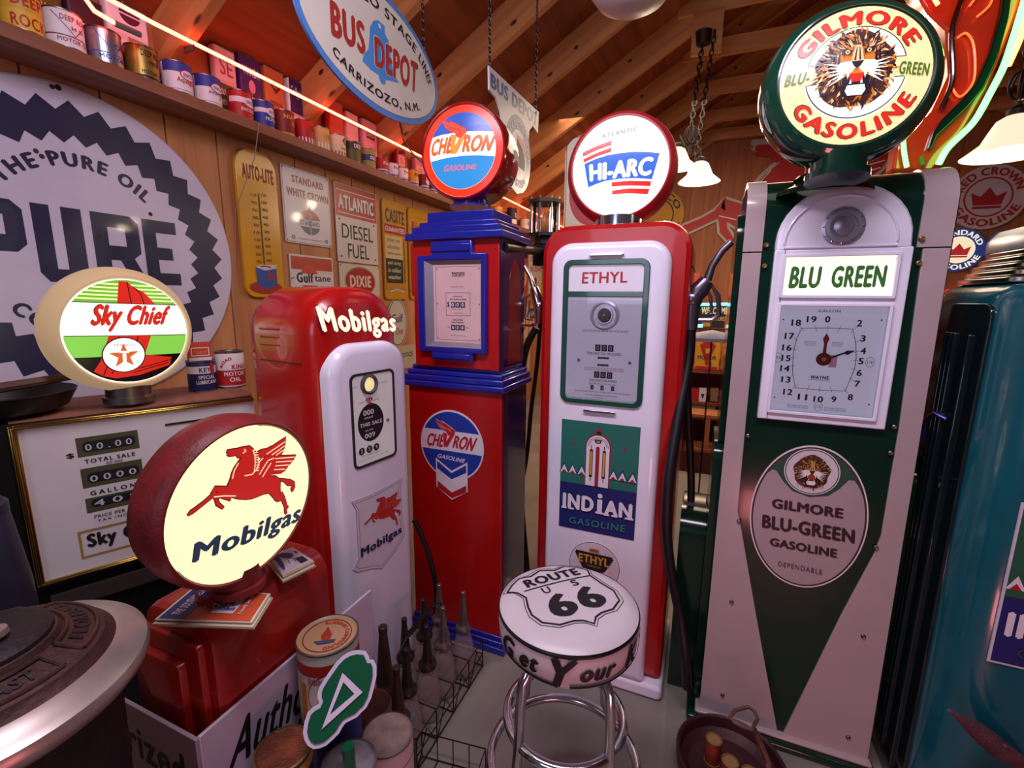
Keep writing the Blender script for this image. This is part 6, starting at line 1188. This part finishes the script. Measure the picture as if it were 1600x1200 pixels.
a.textq('BUS', (-.252, -.062), (-.252, .045), (-.085, -.052), (-.085, .052), br_, .05); a.textq('DEPOT', (-.038, -.064), (-.038, .042), (.235, -.062), (.25, .066), W, .085); a.up(); a.textq('DEPOT', (-.036, -.062), (-.036, .04), (.233, -.06), (.248, .064), br_, .05)
a.arct('CARRIZOZO STAGE LINES', 0, 0, .3, .032, 90, 142, bk_, .02, 1.05, ry=.13) if 0 else None
def ell(t, up, a0, a1, mt, h=.034):
    rx, rz = .335, .15
    def tf(q, b):
        th = math.radians(a0+(a1-a0)*q); o_ = (b-.5)*h if up else (b-.5)*h; n_ = Vector((math.cos(th)/rx, math.sin(th)/rz)).normalized()
        if not up: n_ = -n_
        return (rx*math.cos(th)+n_.x*o_, rz*math.sin(th)+n_.y*o_)
    a.text(t, 0, 1, 0, 1, mt, .03, 0, 1.08, tf=tf)
ell('CARRIZOZO STAGE LINES', True, 165, 8, bk_); ell('CARRIZOZO, N.M.', False, 222, 318, bk_)
a.build('lettering', p); tp = roofz(BX)-2.397
for u in (-.2, .3): chain((u, 0, .17 if u < .25 else .14), (u, 0, tp-.02), p)
SX2 = -.95; s2k = SX2/-.9
p = empty('hanging_sign', (SX2, 2.18*s2k, 1.5+(2.38-1.5)*s2k), 90, 'white hanging sign with blue words over a blue oval', 'sign')
o2 = [((x-2.18)*s2k, (z-2.38)*s2k) for x, z in [(1.882,2.431),(1.887,2.344),(1.95,2.338),(2.0,2.30),(2.03,2.24),(2.03,2.16),(2.06,2.08),(2.12,2.02),(2.2,2.0),(2.28,2.03),(2.345,2.10),(2.37,2.19),(2.34,2.27),(2.35,2.33),(2.40,2.37),(2.478,2.357),(2.485,2.462)]]
MB().prism(o2, -.004, .004, E('#cbc6cc')).build('plate', p); a = Art(flat(y=-.004)); bz = E('#3c5488')
a.textq('BUS DEPOT', (-.3, -.025), (-.3, .035), (.3, -.0), (.3, .07), bz, .09); cxz = (.03*s2k, -.20*s2k); a.disc(cxz[0], cxz[1], .172, bz, .18); a.up(); a.disc(cxz[0], cxz[1], .11, E('#cbc6cc'), .115); a.up(); a.arct('SAFETY TRAIL', cxz[0], cxz[1], .118, .038, 70, 150, W, .08); a.arct('SYSTEM', cxz[0], cxz[1], .118, .038, 270, 80, W, .08, bottom=True)
a.poly([(cxz[0]+x, cxz[1]+z) for x, z in [(-.08, -.05), (.08, -.06), (.09, 0), (.05, .03), (.03, .075), (-.02, .075), (-.03, .02), (-.08, 0)]], K('#4a4a40')); a.poly([(cxz[0]+x, cxz[1]+z) for x, z in [(-.03, .09), (.06, .085), (.10, .03), (.08, -.01), (.05, .04), (0, .06)]], E('#a8242c')); a.build('lettering', p)
for u in (-.3, .28): chain((u, 0, .06), (u, 0, roofz(SX2)-(1.5+(2.38-1.5)*s2k)-.02), p)
p = empty('standing_sign', (-.70, 2.6, 1.7), 0, 'cream sign with red disc and dark capitals behind the bright white globe', 'sign')
MB().prism(rr(-.078, .12, .10, .66, (.01, .01, .09, .09)), -.006, 0, E('#d8cdb4')).build('plate', p); a = Art(flat(y=-.006)); a.disc(.07, .36, .12, E('#b01c20'), .16); a.frame(-.072, .114, .105, .655, .003, K_); a.text('AVIATION OIL', -.07, .11, .155, .185, K_, .02); a.build('lettering', p); MB().box(-.01, .01, -.002, .01, -.1, .1, blackm).build('post', p); MB().box(-.05, .05, -.05, .05, -1.7, -.1, boardw).build('stand', p)
# ================================================================== LAMPS
shade_m = mat('lit_frosted_shade', '#ffeccb', rough=.3, emit=1.0); iron = mat('wrought_iron', '#2c2220', rough=.5, metal=.5)
def pendant(name, label, pos, shades, top, arms=True):
    root = empty(name, pos, 0, label, 'lamp', 'pendant lamps with frosted bell shades' if 0 else None); P = Vector(pos)
    for sx, sy, sz, r_ in shades:
        MB().lathe([(r_*.22, r_*.95), (r_*.38, r_*.85), (r_*.5, r_*.6), (r_*.62, r_*.32), (r_*.85, r_*.12), (r_, 0), (r_*.97, 0), (r_*.8, r_*.14), (r_*.58, r_*.3)], shade_m, 32, (sx, sy, sz)).build('shade', root)
        MB().lathe([(r_*.2, r_*.9), (r_*.22, r_*1.1), (r_*.1, r_*1.2)], iron, 16, (sx, sy, sz)).build('shade_holder', root)
        if arms: MB().tube([(sx, sy, sz+r_*1.1), (sx*.9, sy, sz+r_*1.5), (sx*.4, sy*.5, .22), (0, 0, .2)], .008, iron, 8).build('arm', root)
        d = bpy.data.lights.new('bulb', 'POINT'); d.energy = 20; d.color = (1, .82, .58); d.shadow_soft_size = .05; o = bpy.data.objects.new('bulb', d); COL.objects.link(o); o.location = P+Vector((sx, sy, sz-.03))
    m = MB()
    for k in range(3): m.tube([(.05*math.cos(t)*math.cos(k), .05*math.cos(t)*math.sin(k), .3+.07*math.sin(t)) for t in [2*math.pi*i/14 for i in range(14)]], .006, iron, 6, closed=True)
    m.tube([(0, 0, .16), (0, 0, .40)], .012, iron, 8); m.build('scroll_frame', root)
    t_ = Vector(top)-P
    chain((0, 0, .38), t_, root, link=.06, r=.006); chain((.05, 0, .1), t_+Vector((.08, 0, 0)), root, link=.06, r=.005)
    MB().lathe([(.001, -.1), (.05, -.09), (.065, 0), (.001, .0)], iron, 20, tuple(t_)).build('ceiling_canopy', root)
pendant('pendant_lamp', 'two-shade iron pendant lamp glowing right of the white centre globe', tuple(ay(1075, 272, 4.35)+Vector((0, 0, 0))), [(.09, 0, -.07, .165), (-.10, .05, .07, .165)], tuple(ay(1100, 50, 4.42)))
pr_ = ay(1578, 235, 3.3); pendant('pendant_lamp', 'frosted bell shade lamp glowing at the right edge', tuple(pr_), [(-.0, 0, -.02, .19), (.16, .2, .10, .17)], (pr_.x, pr_.y, pr_.z+1.3))
g = empty('ceiling_globe', tuple(ay(990, -72, 1.9)), 0, 'pale frosted ceiling globe cut off by the top edge', 'lamp')
MB().lathe([(.001, -.185), (.06, -.178), (.12, -.145), (.17, -.08), (.19, 0), (.18, .06), (.13, .12), (.06, .15)], mat('frosted_pale_glass', '#cfc4c8', rough=.4, var=.08), 40).build('shade', g); MB().tube([(0, 0, .14), (0, 0, roofz(g.location.x)-g.location.z)], .01, iron, 8).build('stem', g)
# ================================================================== BIG RED SIGN WITH GREEN NEON, upper right
NP = (.85, 2.6, 2.4); p = empty('neon_sign', NP, 0, 'tall curved red metal sign outlined by bright green neon tubes', 'neon sign')
UV = lambda l: planeuv(NP, 0, 0, [(1380+x/4.286, y/4.286) for x, y in l])
redn = mat('glossy_orange_red_sheet', '#ee3a12', rough=.15, var=.15, coat=.8)
MB().prism(UV([(180,-120),(300,90),(420,200),(440,500),(320,760),(100,900),(60,1140),(330,1140),(540,880),(700,600),(860,200),(960,-60),(960,-160)]), .0, .10, redn).build('body', p, bevel=.01)
MB().prism(UV([(790,-80),(760,120),(690,370),(600,570),(490,700),(370,820),(320,900),(285,1010),(300,1020),(345,920),(420,850),(540,740),(650,610),(740,420),(810,160),(840,-80)]), -.03, .0, green_p).build('edge_channel', p, bevel=.006)
gn = mat('green_neon', '#50ff50', rough=.3, emit=1); b = gn.node_tree.nodes['Principled BSDF']; b.inputs['Emission Color'].default_value = (.10, 1, .12, 1); b.inputs['Emission Strength'].default_value = 7
pn = mat('orange_neon', '#ff7040', rough=.3, emit=1); b = pn.node_tree.nodes['Principled BSDF']; b.inputs['Emission Color'].default_value = (1, .22, .08, 1); b.inputs['Emission Strength'].default_value = 6
def ntube(l, r_, mt, nm='neon_tube', y=-.05): 
    q = UV(l); P = [Vector((u, y, w)) for u, w in q]; out = []
    for i in range(len(P)-1):
        p0, p1, p2, p3 = P[max(i-1, 0)], P[i], P[i+1], P[min(i+2, len(P)-1)]
        for k in range(5): t = k/5; out.append(.5*((2*p1)+(p2-p0)*t+(2*p0-5*p1+4*p2-p3)*t*t+(3*p1-p0-3*p2+p3)*t**3))
    out.append(P[-1]); MB().tube([tuple(v) for v in out], r_, mt, 10).build(nm, p)
ntube([(930, -60), (905, 20), (830, 270), (760, 480), (680, 640), (560, 850), (400, 1010), (335, 1120)], .0115, gn); ntube([(103, 945), (110, 1040), (128, 1140)], .0085, gn); ntube([(938, -60), (930, 60), (880, 270), (790, 480)], .0085, pn)
ntube([(250, -60), (300, 30), (330, 80)], .007, pn)
dt = mat('dark_unlit_tube', '#4a1410', rough=.15, coat=.8)
ntube([(530, -60), (450, 170), (435, 300), (440, 560), (365, 745)], .010, dt, 'unlit_tube', -.03); 
lt = mat('orange_reflection_glow', '#ff6030', rough=.2, emit=1); b = lt.node_tree.nodes['Principled BSDF']; b.inputs['Emission Color'].default_value = (1, .2, .05, 1); b.inputs['Emission Strength'].default_value = 1.3
ntube([(480, 270), (540, 240), (590, 330), (590, 550), (500, 660), (445, 600)], .004, lt, 'reflection_loop', -.02); ntube([(560, 60), (620, -20)], .004, lt, 'reflection_loop', -.02); ntube([(610, 130), (690, 60), (720, -20)], .004, lt, 'reflection_loop', -.02)  # thin glowing loops imitate neon reflections on the glossy red sheet
m = MB(); q = UV([(240, 1060), (240, 1120)]); m.tube([(q[0][0], -.03, q[0][1]), (q[1][0], -.03, q[1][1])], .008, mat('green_glass_post', '#3a8c2c', rough=.2), 8); m.build('tube_support', p)
MB().box(-.02, .02, .02, .08, .3, roofz(.85)-2.4, iron).build('hanger', p)
# ================================================================== BACK WALL SIGNS
YB = 8.0
p = empty('horse_sign', (.95, YB, 2.2), 0, 'huge red winged horse cutout sign high on the back wall', 'sign')
for mt_, gr_, yy in ((K('#c8b8b0'), .05, -.03), (K('#b81c1c'), 0, -.05)):
    m = MB(); s_ = 1.9
    for k in ('body', 'wing', 'wing2'):
        pts = PEG[k]; c_ = (sum(x for x, _ in pts)/len(pts), sum(z for _, z in pts)/len(pts)); q = 1+gr_*2.4
        m.prism([((c_[0]+(x-c_[0])*q)*s_, (c_[1]+(z-c_[1])*q)*s_) for x, z in pts], yy, yy+.03, mt_)
    A2 = Art(lambda u, v, h: (u*s_, yy-h, v*s_), h0=.0)
    for pth, w in PEG['legs']: A2.line(pth, [x+gr_*.8+.02 for x in w], mt_)
    m.add(A2.mb.v, A2.mb.f, mt_); m.build('outline' if gr_ else 'horse', p)
a = Art(lambda u, v, h: (u*1.9, -.05-h, v*1.9), h0=.003); l = PEG['lines']
for i in range(0, len(l), 2): a.line(l[i:i+2], .008, W)
for q in PEG['paths']: a.line(q, .008, W)
a.build('white_lines', p)
def rsign(label, c, r, ring, inner, txt, lit=0, top='RED CROWN', bot='GASOLINE', mid=None):
    p = empty('round_sign', (c.x, c.y, c.z), 0, label, 'sign'); f = (lambda h, k=1.0: L(h, lit*k)) if lit else (lambda h, k=1: K(h))
    MB().prism(circ(0, 0, r, 48), -.04, 0, f(ring)).build('plate', p, smooth=0); a = Art(flat(y=-.04), h0=.002, dh=.002); a.disc(0, 0, r*.62, f(txt)); a.up(); a.disc(0, 0, r*.57, f(inner)); a.up()
    a.arct(top, 0, 0, r*.68, r*.24, 90, 150, f(txt), .04); a.arct(bot, 0, 0, r*.68, r*.24, 270, 140, f(txt), .04, bottom=True)
    if mid == 'crown': a.poly([(-r*.35, -r*.25), (r*.35, -r*.25), (r*.45, r*.15), (r*.2, r*.02), (0, r*.3), (-r*.2, r*.02), (-r*.45, r*.15)], f('#a8242c')); a.rect(-r*.36, r*.36, -r*.36, -r*.28, f('#a8242c'))
    elif mid: a.text(mid, -r*.4, r*.4, -r*.12, r*.14, f(txt), .04)
    a.build('lettering', p)
rsign('large round pale sign with red crown on the back wall', ay(1541, 309, 7.98), .385, '#cdbcc8', '#c8b8d0', '#a8242c', mid='crown')
rsign('round lit blue and white sign half behind the green pump', ay(1495, 391, 7.98), .27, '#26336c', '#f8e8c0', '#f4ead8', lit=.9, top='STANDARD', bot='GASOLINE', mid='crown')
rsign('round lit blue and cream sign above the teal pump', ay(1574, 388, 7.98), .23, '#26336c', '#f8e0a0', '#f4ead8', lit=.9, top='STANDARD', bot='ESSO', mid='E')
rsign('round yellow sign with dark capitals behind the centre pump', ay(1028, 337, 7.98), .39, '#c8921c', '#c8921c', '#20181c', top='TEXACO', bot='MOTOR OIL', mid=None)
rsign('small lit round sign with blue and red bands seen past the green pump', ay(1486, 482, 7.98), .26, '#c8281c', '#fff4e0', '#2c4cc0', lit=1.1, top='SHELL', bot='GAS', mid='GULF')
# ------------------------------------------------------------------ things on and around a wooden shelf unit seen between the pumps
q = lambda px, py, y: ay(px, py, y)
def boxat(name, label, cat, px0, px1, py0, py1, y, d, mt, draw=None, group=None, bev=.004):
    A_, B_2 = ay(px0, (py0+py1)/2, y), ay(px1, (py0+py1)/2, y); A_.z = ay((px0+px1)/2, py1, y).z; B_2.z = ay((px0+px1)/2, py0, y).z; w, h = B_2.x-A_.x, B_2.z-A_.z; o = MB().box(-w/2, w/2, 0, d, 0, h, mt).build(name, bevel=bev); o.location = ((A_.x+B_2.x)/2, y, A_.z); tag(o, label, cat, group)
    if draw: a = Art(lambda u, v, hh: (u*w/2, -hh, v*h), h0=.002, dh=.0015); draw(a); a.build('lettering', o)
    return o
woodr = mat('red_brown_shelf', '#7a3a28', rough=.5, var=.3)
p = empty('shelf_unit', (.1, 4.6, 0), 0, 'red brown wooden shelf unit crowded with old wares between the pumps', 'shelf')
for z in (.12, ay(1100, 651, 4.62).z, ay(1100, 629, 4.62).z, ay(1105, 579, 4.62).z): MB().box(-.75, .75, 0, .45, z-.025, z, woodr).build('shelf', p)
for x in (-.75, .73): MB().box(x, x+.02, 0, .45, 0, .93, woodr).build('side', p)
MB().box(-.75, .75, .44, .46, 0, .93, woodr).build('back', p); MB().box(-.75, .75, -.005, .0, 0, .1, mat('dark_maroon_front', '#4a0f14', rough=.4)).build('plinth', p)
def can2(a): a.rect(-.9, .9, .0, .1, R_); a.poly([(-.65, .72), (0, .86), (.65, .72), (0, .12)], R_); a.up(); a.text('PENN-RAVE', -.6, .6, .8, .92, R_, .03); a.poly([(-.2, .62), (.2, .62), (.12, .48), (-.12, .48)], Y_); a.text('MOTOR', -.75, .75, .3, .42, K_, .02); a.text('OIL', -.1, .5, .14, .24, K_, .02)
boxat('oil_tin', 'yellow motor oil tin with red diamond seen under the nozzle', 'tin', 1086, 1125, 524, 578, 4.62, .12, K('#d89a18'), can2)
boxat('oil_tin', 'second orange tin peeping out right of the yellow tin', 'tin', 1127, 1134, 540, 578, 4.64, .1, K('#c8781c'))
boxat('welcome_sign', 'black placard with cream WELCOME lettering under the cyan neon bar', 'sign', 1092, 1133, 478, 512, 4.75, .02, K('#1c1812'), lambda a: (a.text('WELCOME', -.85, 1.2, .62, .95, K('#e8d8a0'), .05), a.text('MOTORIST', .0, 1.1, .32, .52, K('#e0c870'), .03), a.rect(-.7, 0, .05, .4, K('#b88a30'))))
hol = MB().box(-.22, .22, 0, .02, -.06, .0, woodr).build('sign_ledge'); hol.location = tuple(ay(1112, 513, 4.8)); tag(hol, 'narrow wooden ledge carrying the black placard', 'shelf')
cyn = mat('cyan_neon', '#50f0ff', rough=.3, emit=1); b = cyn.node_tree.nodes['Principled BSDF']; b.inputs['Emission Color'].default_value = (.15, .85, 1, 1); b.inputs['Emission Strength'].default_value = 3.2
def bar(nm, lb, pts, y, r_, mt):
    P = [ay(px, py, y) for px, py in pts]; o = MB().tube([tuple(v-P[0]) for v in P], r_, mt, 8).build(nm); o.location = P[0]; tag(o, lb, 'neon tube')
    q_ = tuple((P[-1]-P[0])*.6); MB().tube([(q_[0], q_[1]+.012, q_[2]), (q_[0], q_[1]+.03, .93-P[0].z)], .004, iron, 6).build('stand_rod', o)
bar('neon_tube', 'horizontal cyan neon bar behind the pewter nozzle', [(1060, 476), (1150, 475)], 4.7, .012, cyn); bar('neon_tube', 'short cyan neon dash under the cyan bar', [(1088, 509), (1098, 509)], 4.68, .014, cyn)
bar('neon_tube', 'orange neon letter stroke at the edge of the centre pump', [(1070, 431), (1080, 432), (1081, 452), (1080, 462)], 4.7, .012, pn); bar('neon_tube', 'lower orange neon letter stroke at the edge of the centre pump', [(1071, 484), (1072, 520), (1071, 550)], 4.7, .012, pn)
boxat('neon_backing', 'red board behind the orange neon letter', 'sign', 1064, 1088, 428, 560, 4.8, .02, mat('red_board', '#a8301c', rough=.4))
for px, c_, lb in ((1098, W, 'white little bottle on the middle shelf'), (1086, R_, 'red little box on the middle shelf'), (1116, K('#8a6a4a'), 'brown little box on the middle shelf')): boxat('small_bottle', lb, 'bottle', px-6, px+6, 607, 628, 4.65, .05, c_, (lambda a: a.poly([(-.5, .6), (.5, .6), (0, .2)], K_)) if c_ is W else None)
boxat('folded_cloth', 'pale green folded cloth on the middle shelf', 'cloth', 1080, 1118, 634, 650, 4.62, .2, mat('sage_cloth', '#8c9468', rough=.9, bump=.5))
p = empty('wooden_crate', tuple(ay(1100, 706, 4.28)), 0, 'small slatted wooden crate at the foot of the shelf unit', 'crate')
for x in (-.16, .14): MB().box(x, x+.025, 0, .025, 0, .34, boardw).build('post', p); MB().box(x, x+.025, .2, .225, 0, .34, boardw).build('post', p)
for z in (.0, .31): MB().box(-.16, .165, -.01, .235, z, z+.025, panelb).build('slat', p)
MB().box(-.02, .03, .0, .02, .0, .31, panelb).build('slat', p)
sup = MB().box(-.3, .3, 0, .33, 0, max(p.location.z, .02), mat('dark_maroon_front', '#4a0f14')).build('low_bench'); sup.location = (p.location.x, 4.24, 0); tag(sup, 'low dark maroon bench under the slatted crate', 'bench')
wcap = MB().lathe([(.001, .0), (.14, .0), (.15, .02), (.1, .05), (.001, .07)], K('#a8a8b8'), 24).build('white_cap'); wcap.location = tuple(ay(1112, 533, 3.2)); wcap.scale = (1, .6, 1); tag(wcap, 'pale metal shade behind the nozzle lever', 'shade')
MBs = MB().box(-.005, .005, -.005, .005, -wcap.location.z, 0, iron).build('post', wcap)
# right-hand gap: stacked crates
for i, (y0, y1, c_, lb) in enumerate([(556, 570, K('#c8c0c8'), 'white strip crate, topmost past the green pump'), (572, 598, K('#a81820'), 'red crate under the white strip crate'), (599, 628, K('#c8bcc0'), 'pale crate with red writing past the green pump'), (629, 655, K('#a81c24'), 'red crate with white writing'), (656, 700, K('#b8acb4'), 'lowest pale crate past the green pump')]):
    boxat('drinks_crate', lb, 'crate', 1425, 1500, y0, y1, 4.6, .4, c_, (lambda a: a.text('OIL', -.6, .4, .2, .8, R_, .03)) if i in (2, 4) else ((lambda a: a.text('GAS', -.6, .4, .2, .8, W, .03)) if i == 3 else None), 'stacked crates past the green pump')
fz = ay(1460, 700, 4.6).z; sup = MB().box(-.4, .5, 0, .5, 0, fz, blackm).build('dark_plinth'); sup.location = (ay(1460, 700, 4.6).x, 4.55, 0); tag(sup, 'dark plinth under the stacked crates', 'plinth')
for px, c_, lb in ((1472, K('#c87a38'), 'orange small carton above the crates'), (1484, K('#b8b0a0'), 'pale small carton above the crates')): boxat('small_carton', lb, 'box', px-6, px+6, 535, 555, 4.7, .08, c_)
# dark fender boxes flanking the foot of the green pump
m = MB(); m.prism(rr(.10, .42, .0, .72, (.01, .01, .09, .09), 6), -.365, -.275, green_p, 'x'); o_ = m.build('side_cabinet', bpy.data.objects['gas_pump.002'], bevel=.01)
m = MB(); m.prism(rr(.16, .36, .62, .735, (.01, .01, .09, .09), 6), -.36, -.28, steel, 'x'); m.build('side_cap', bpy.data.objects['gas_pump.002'], bevel=.01)
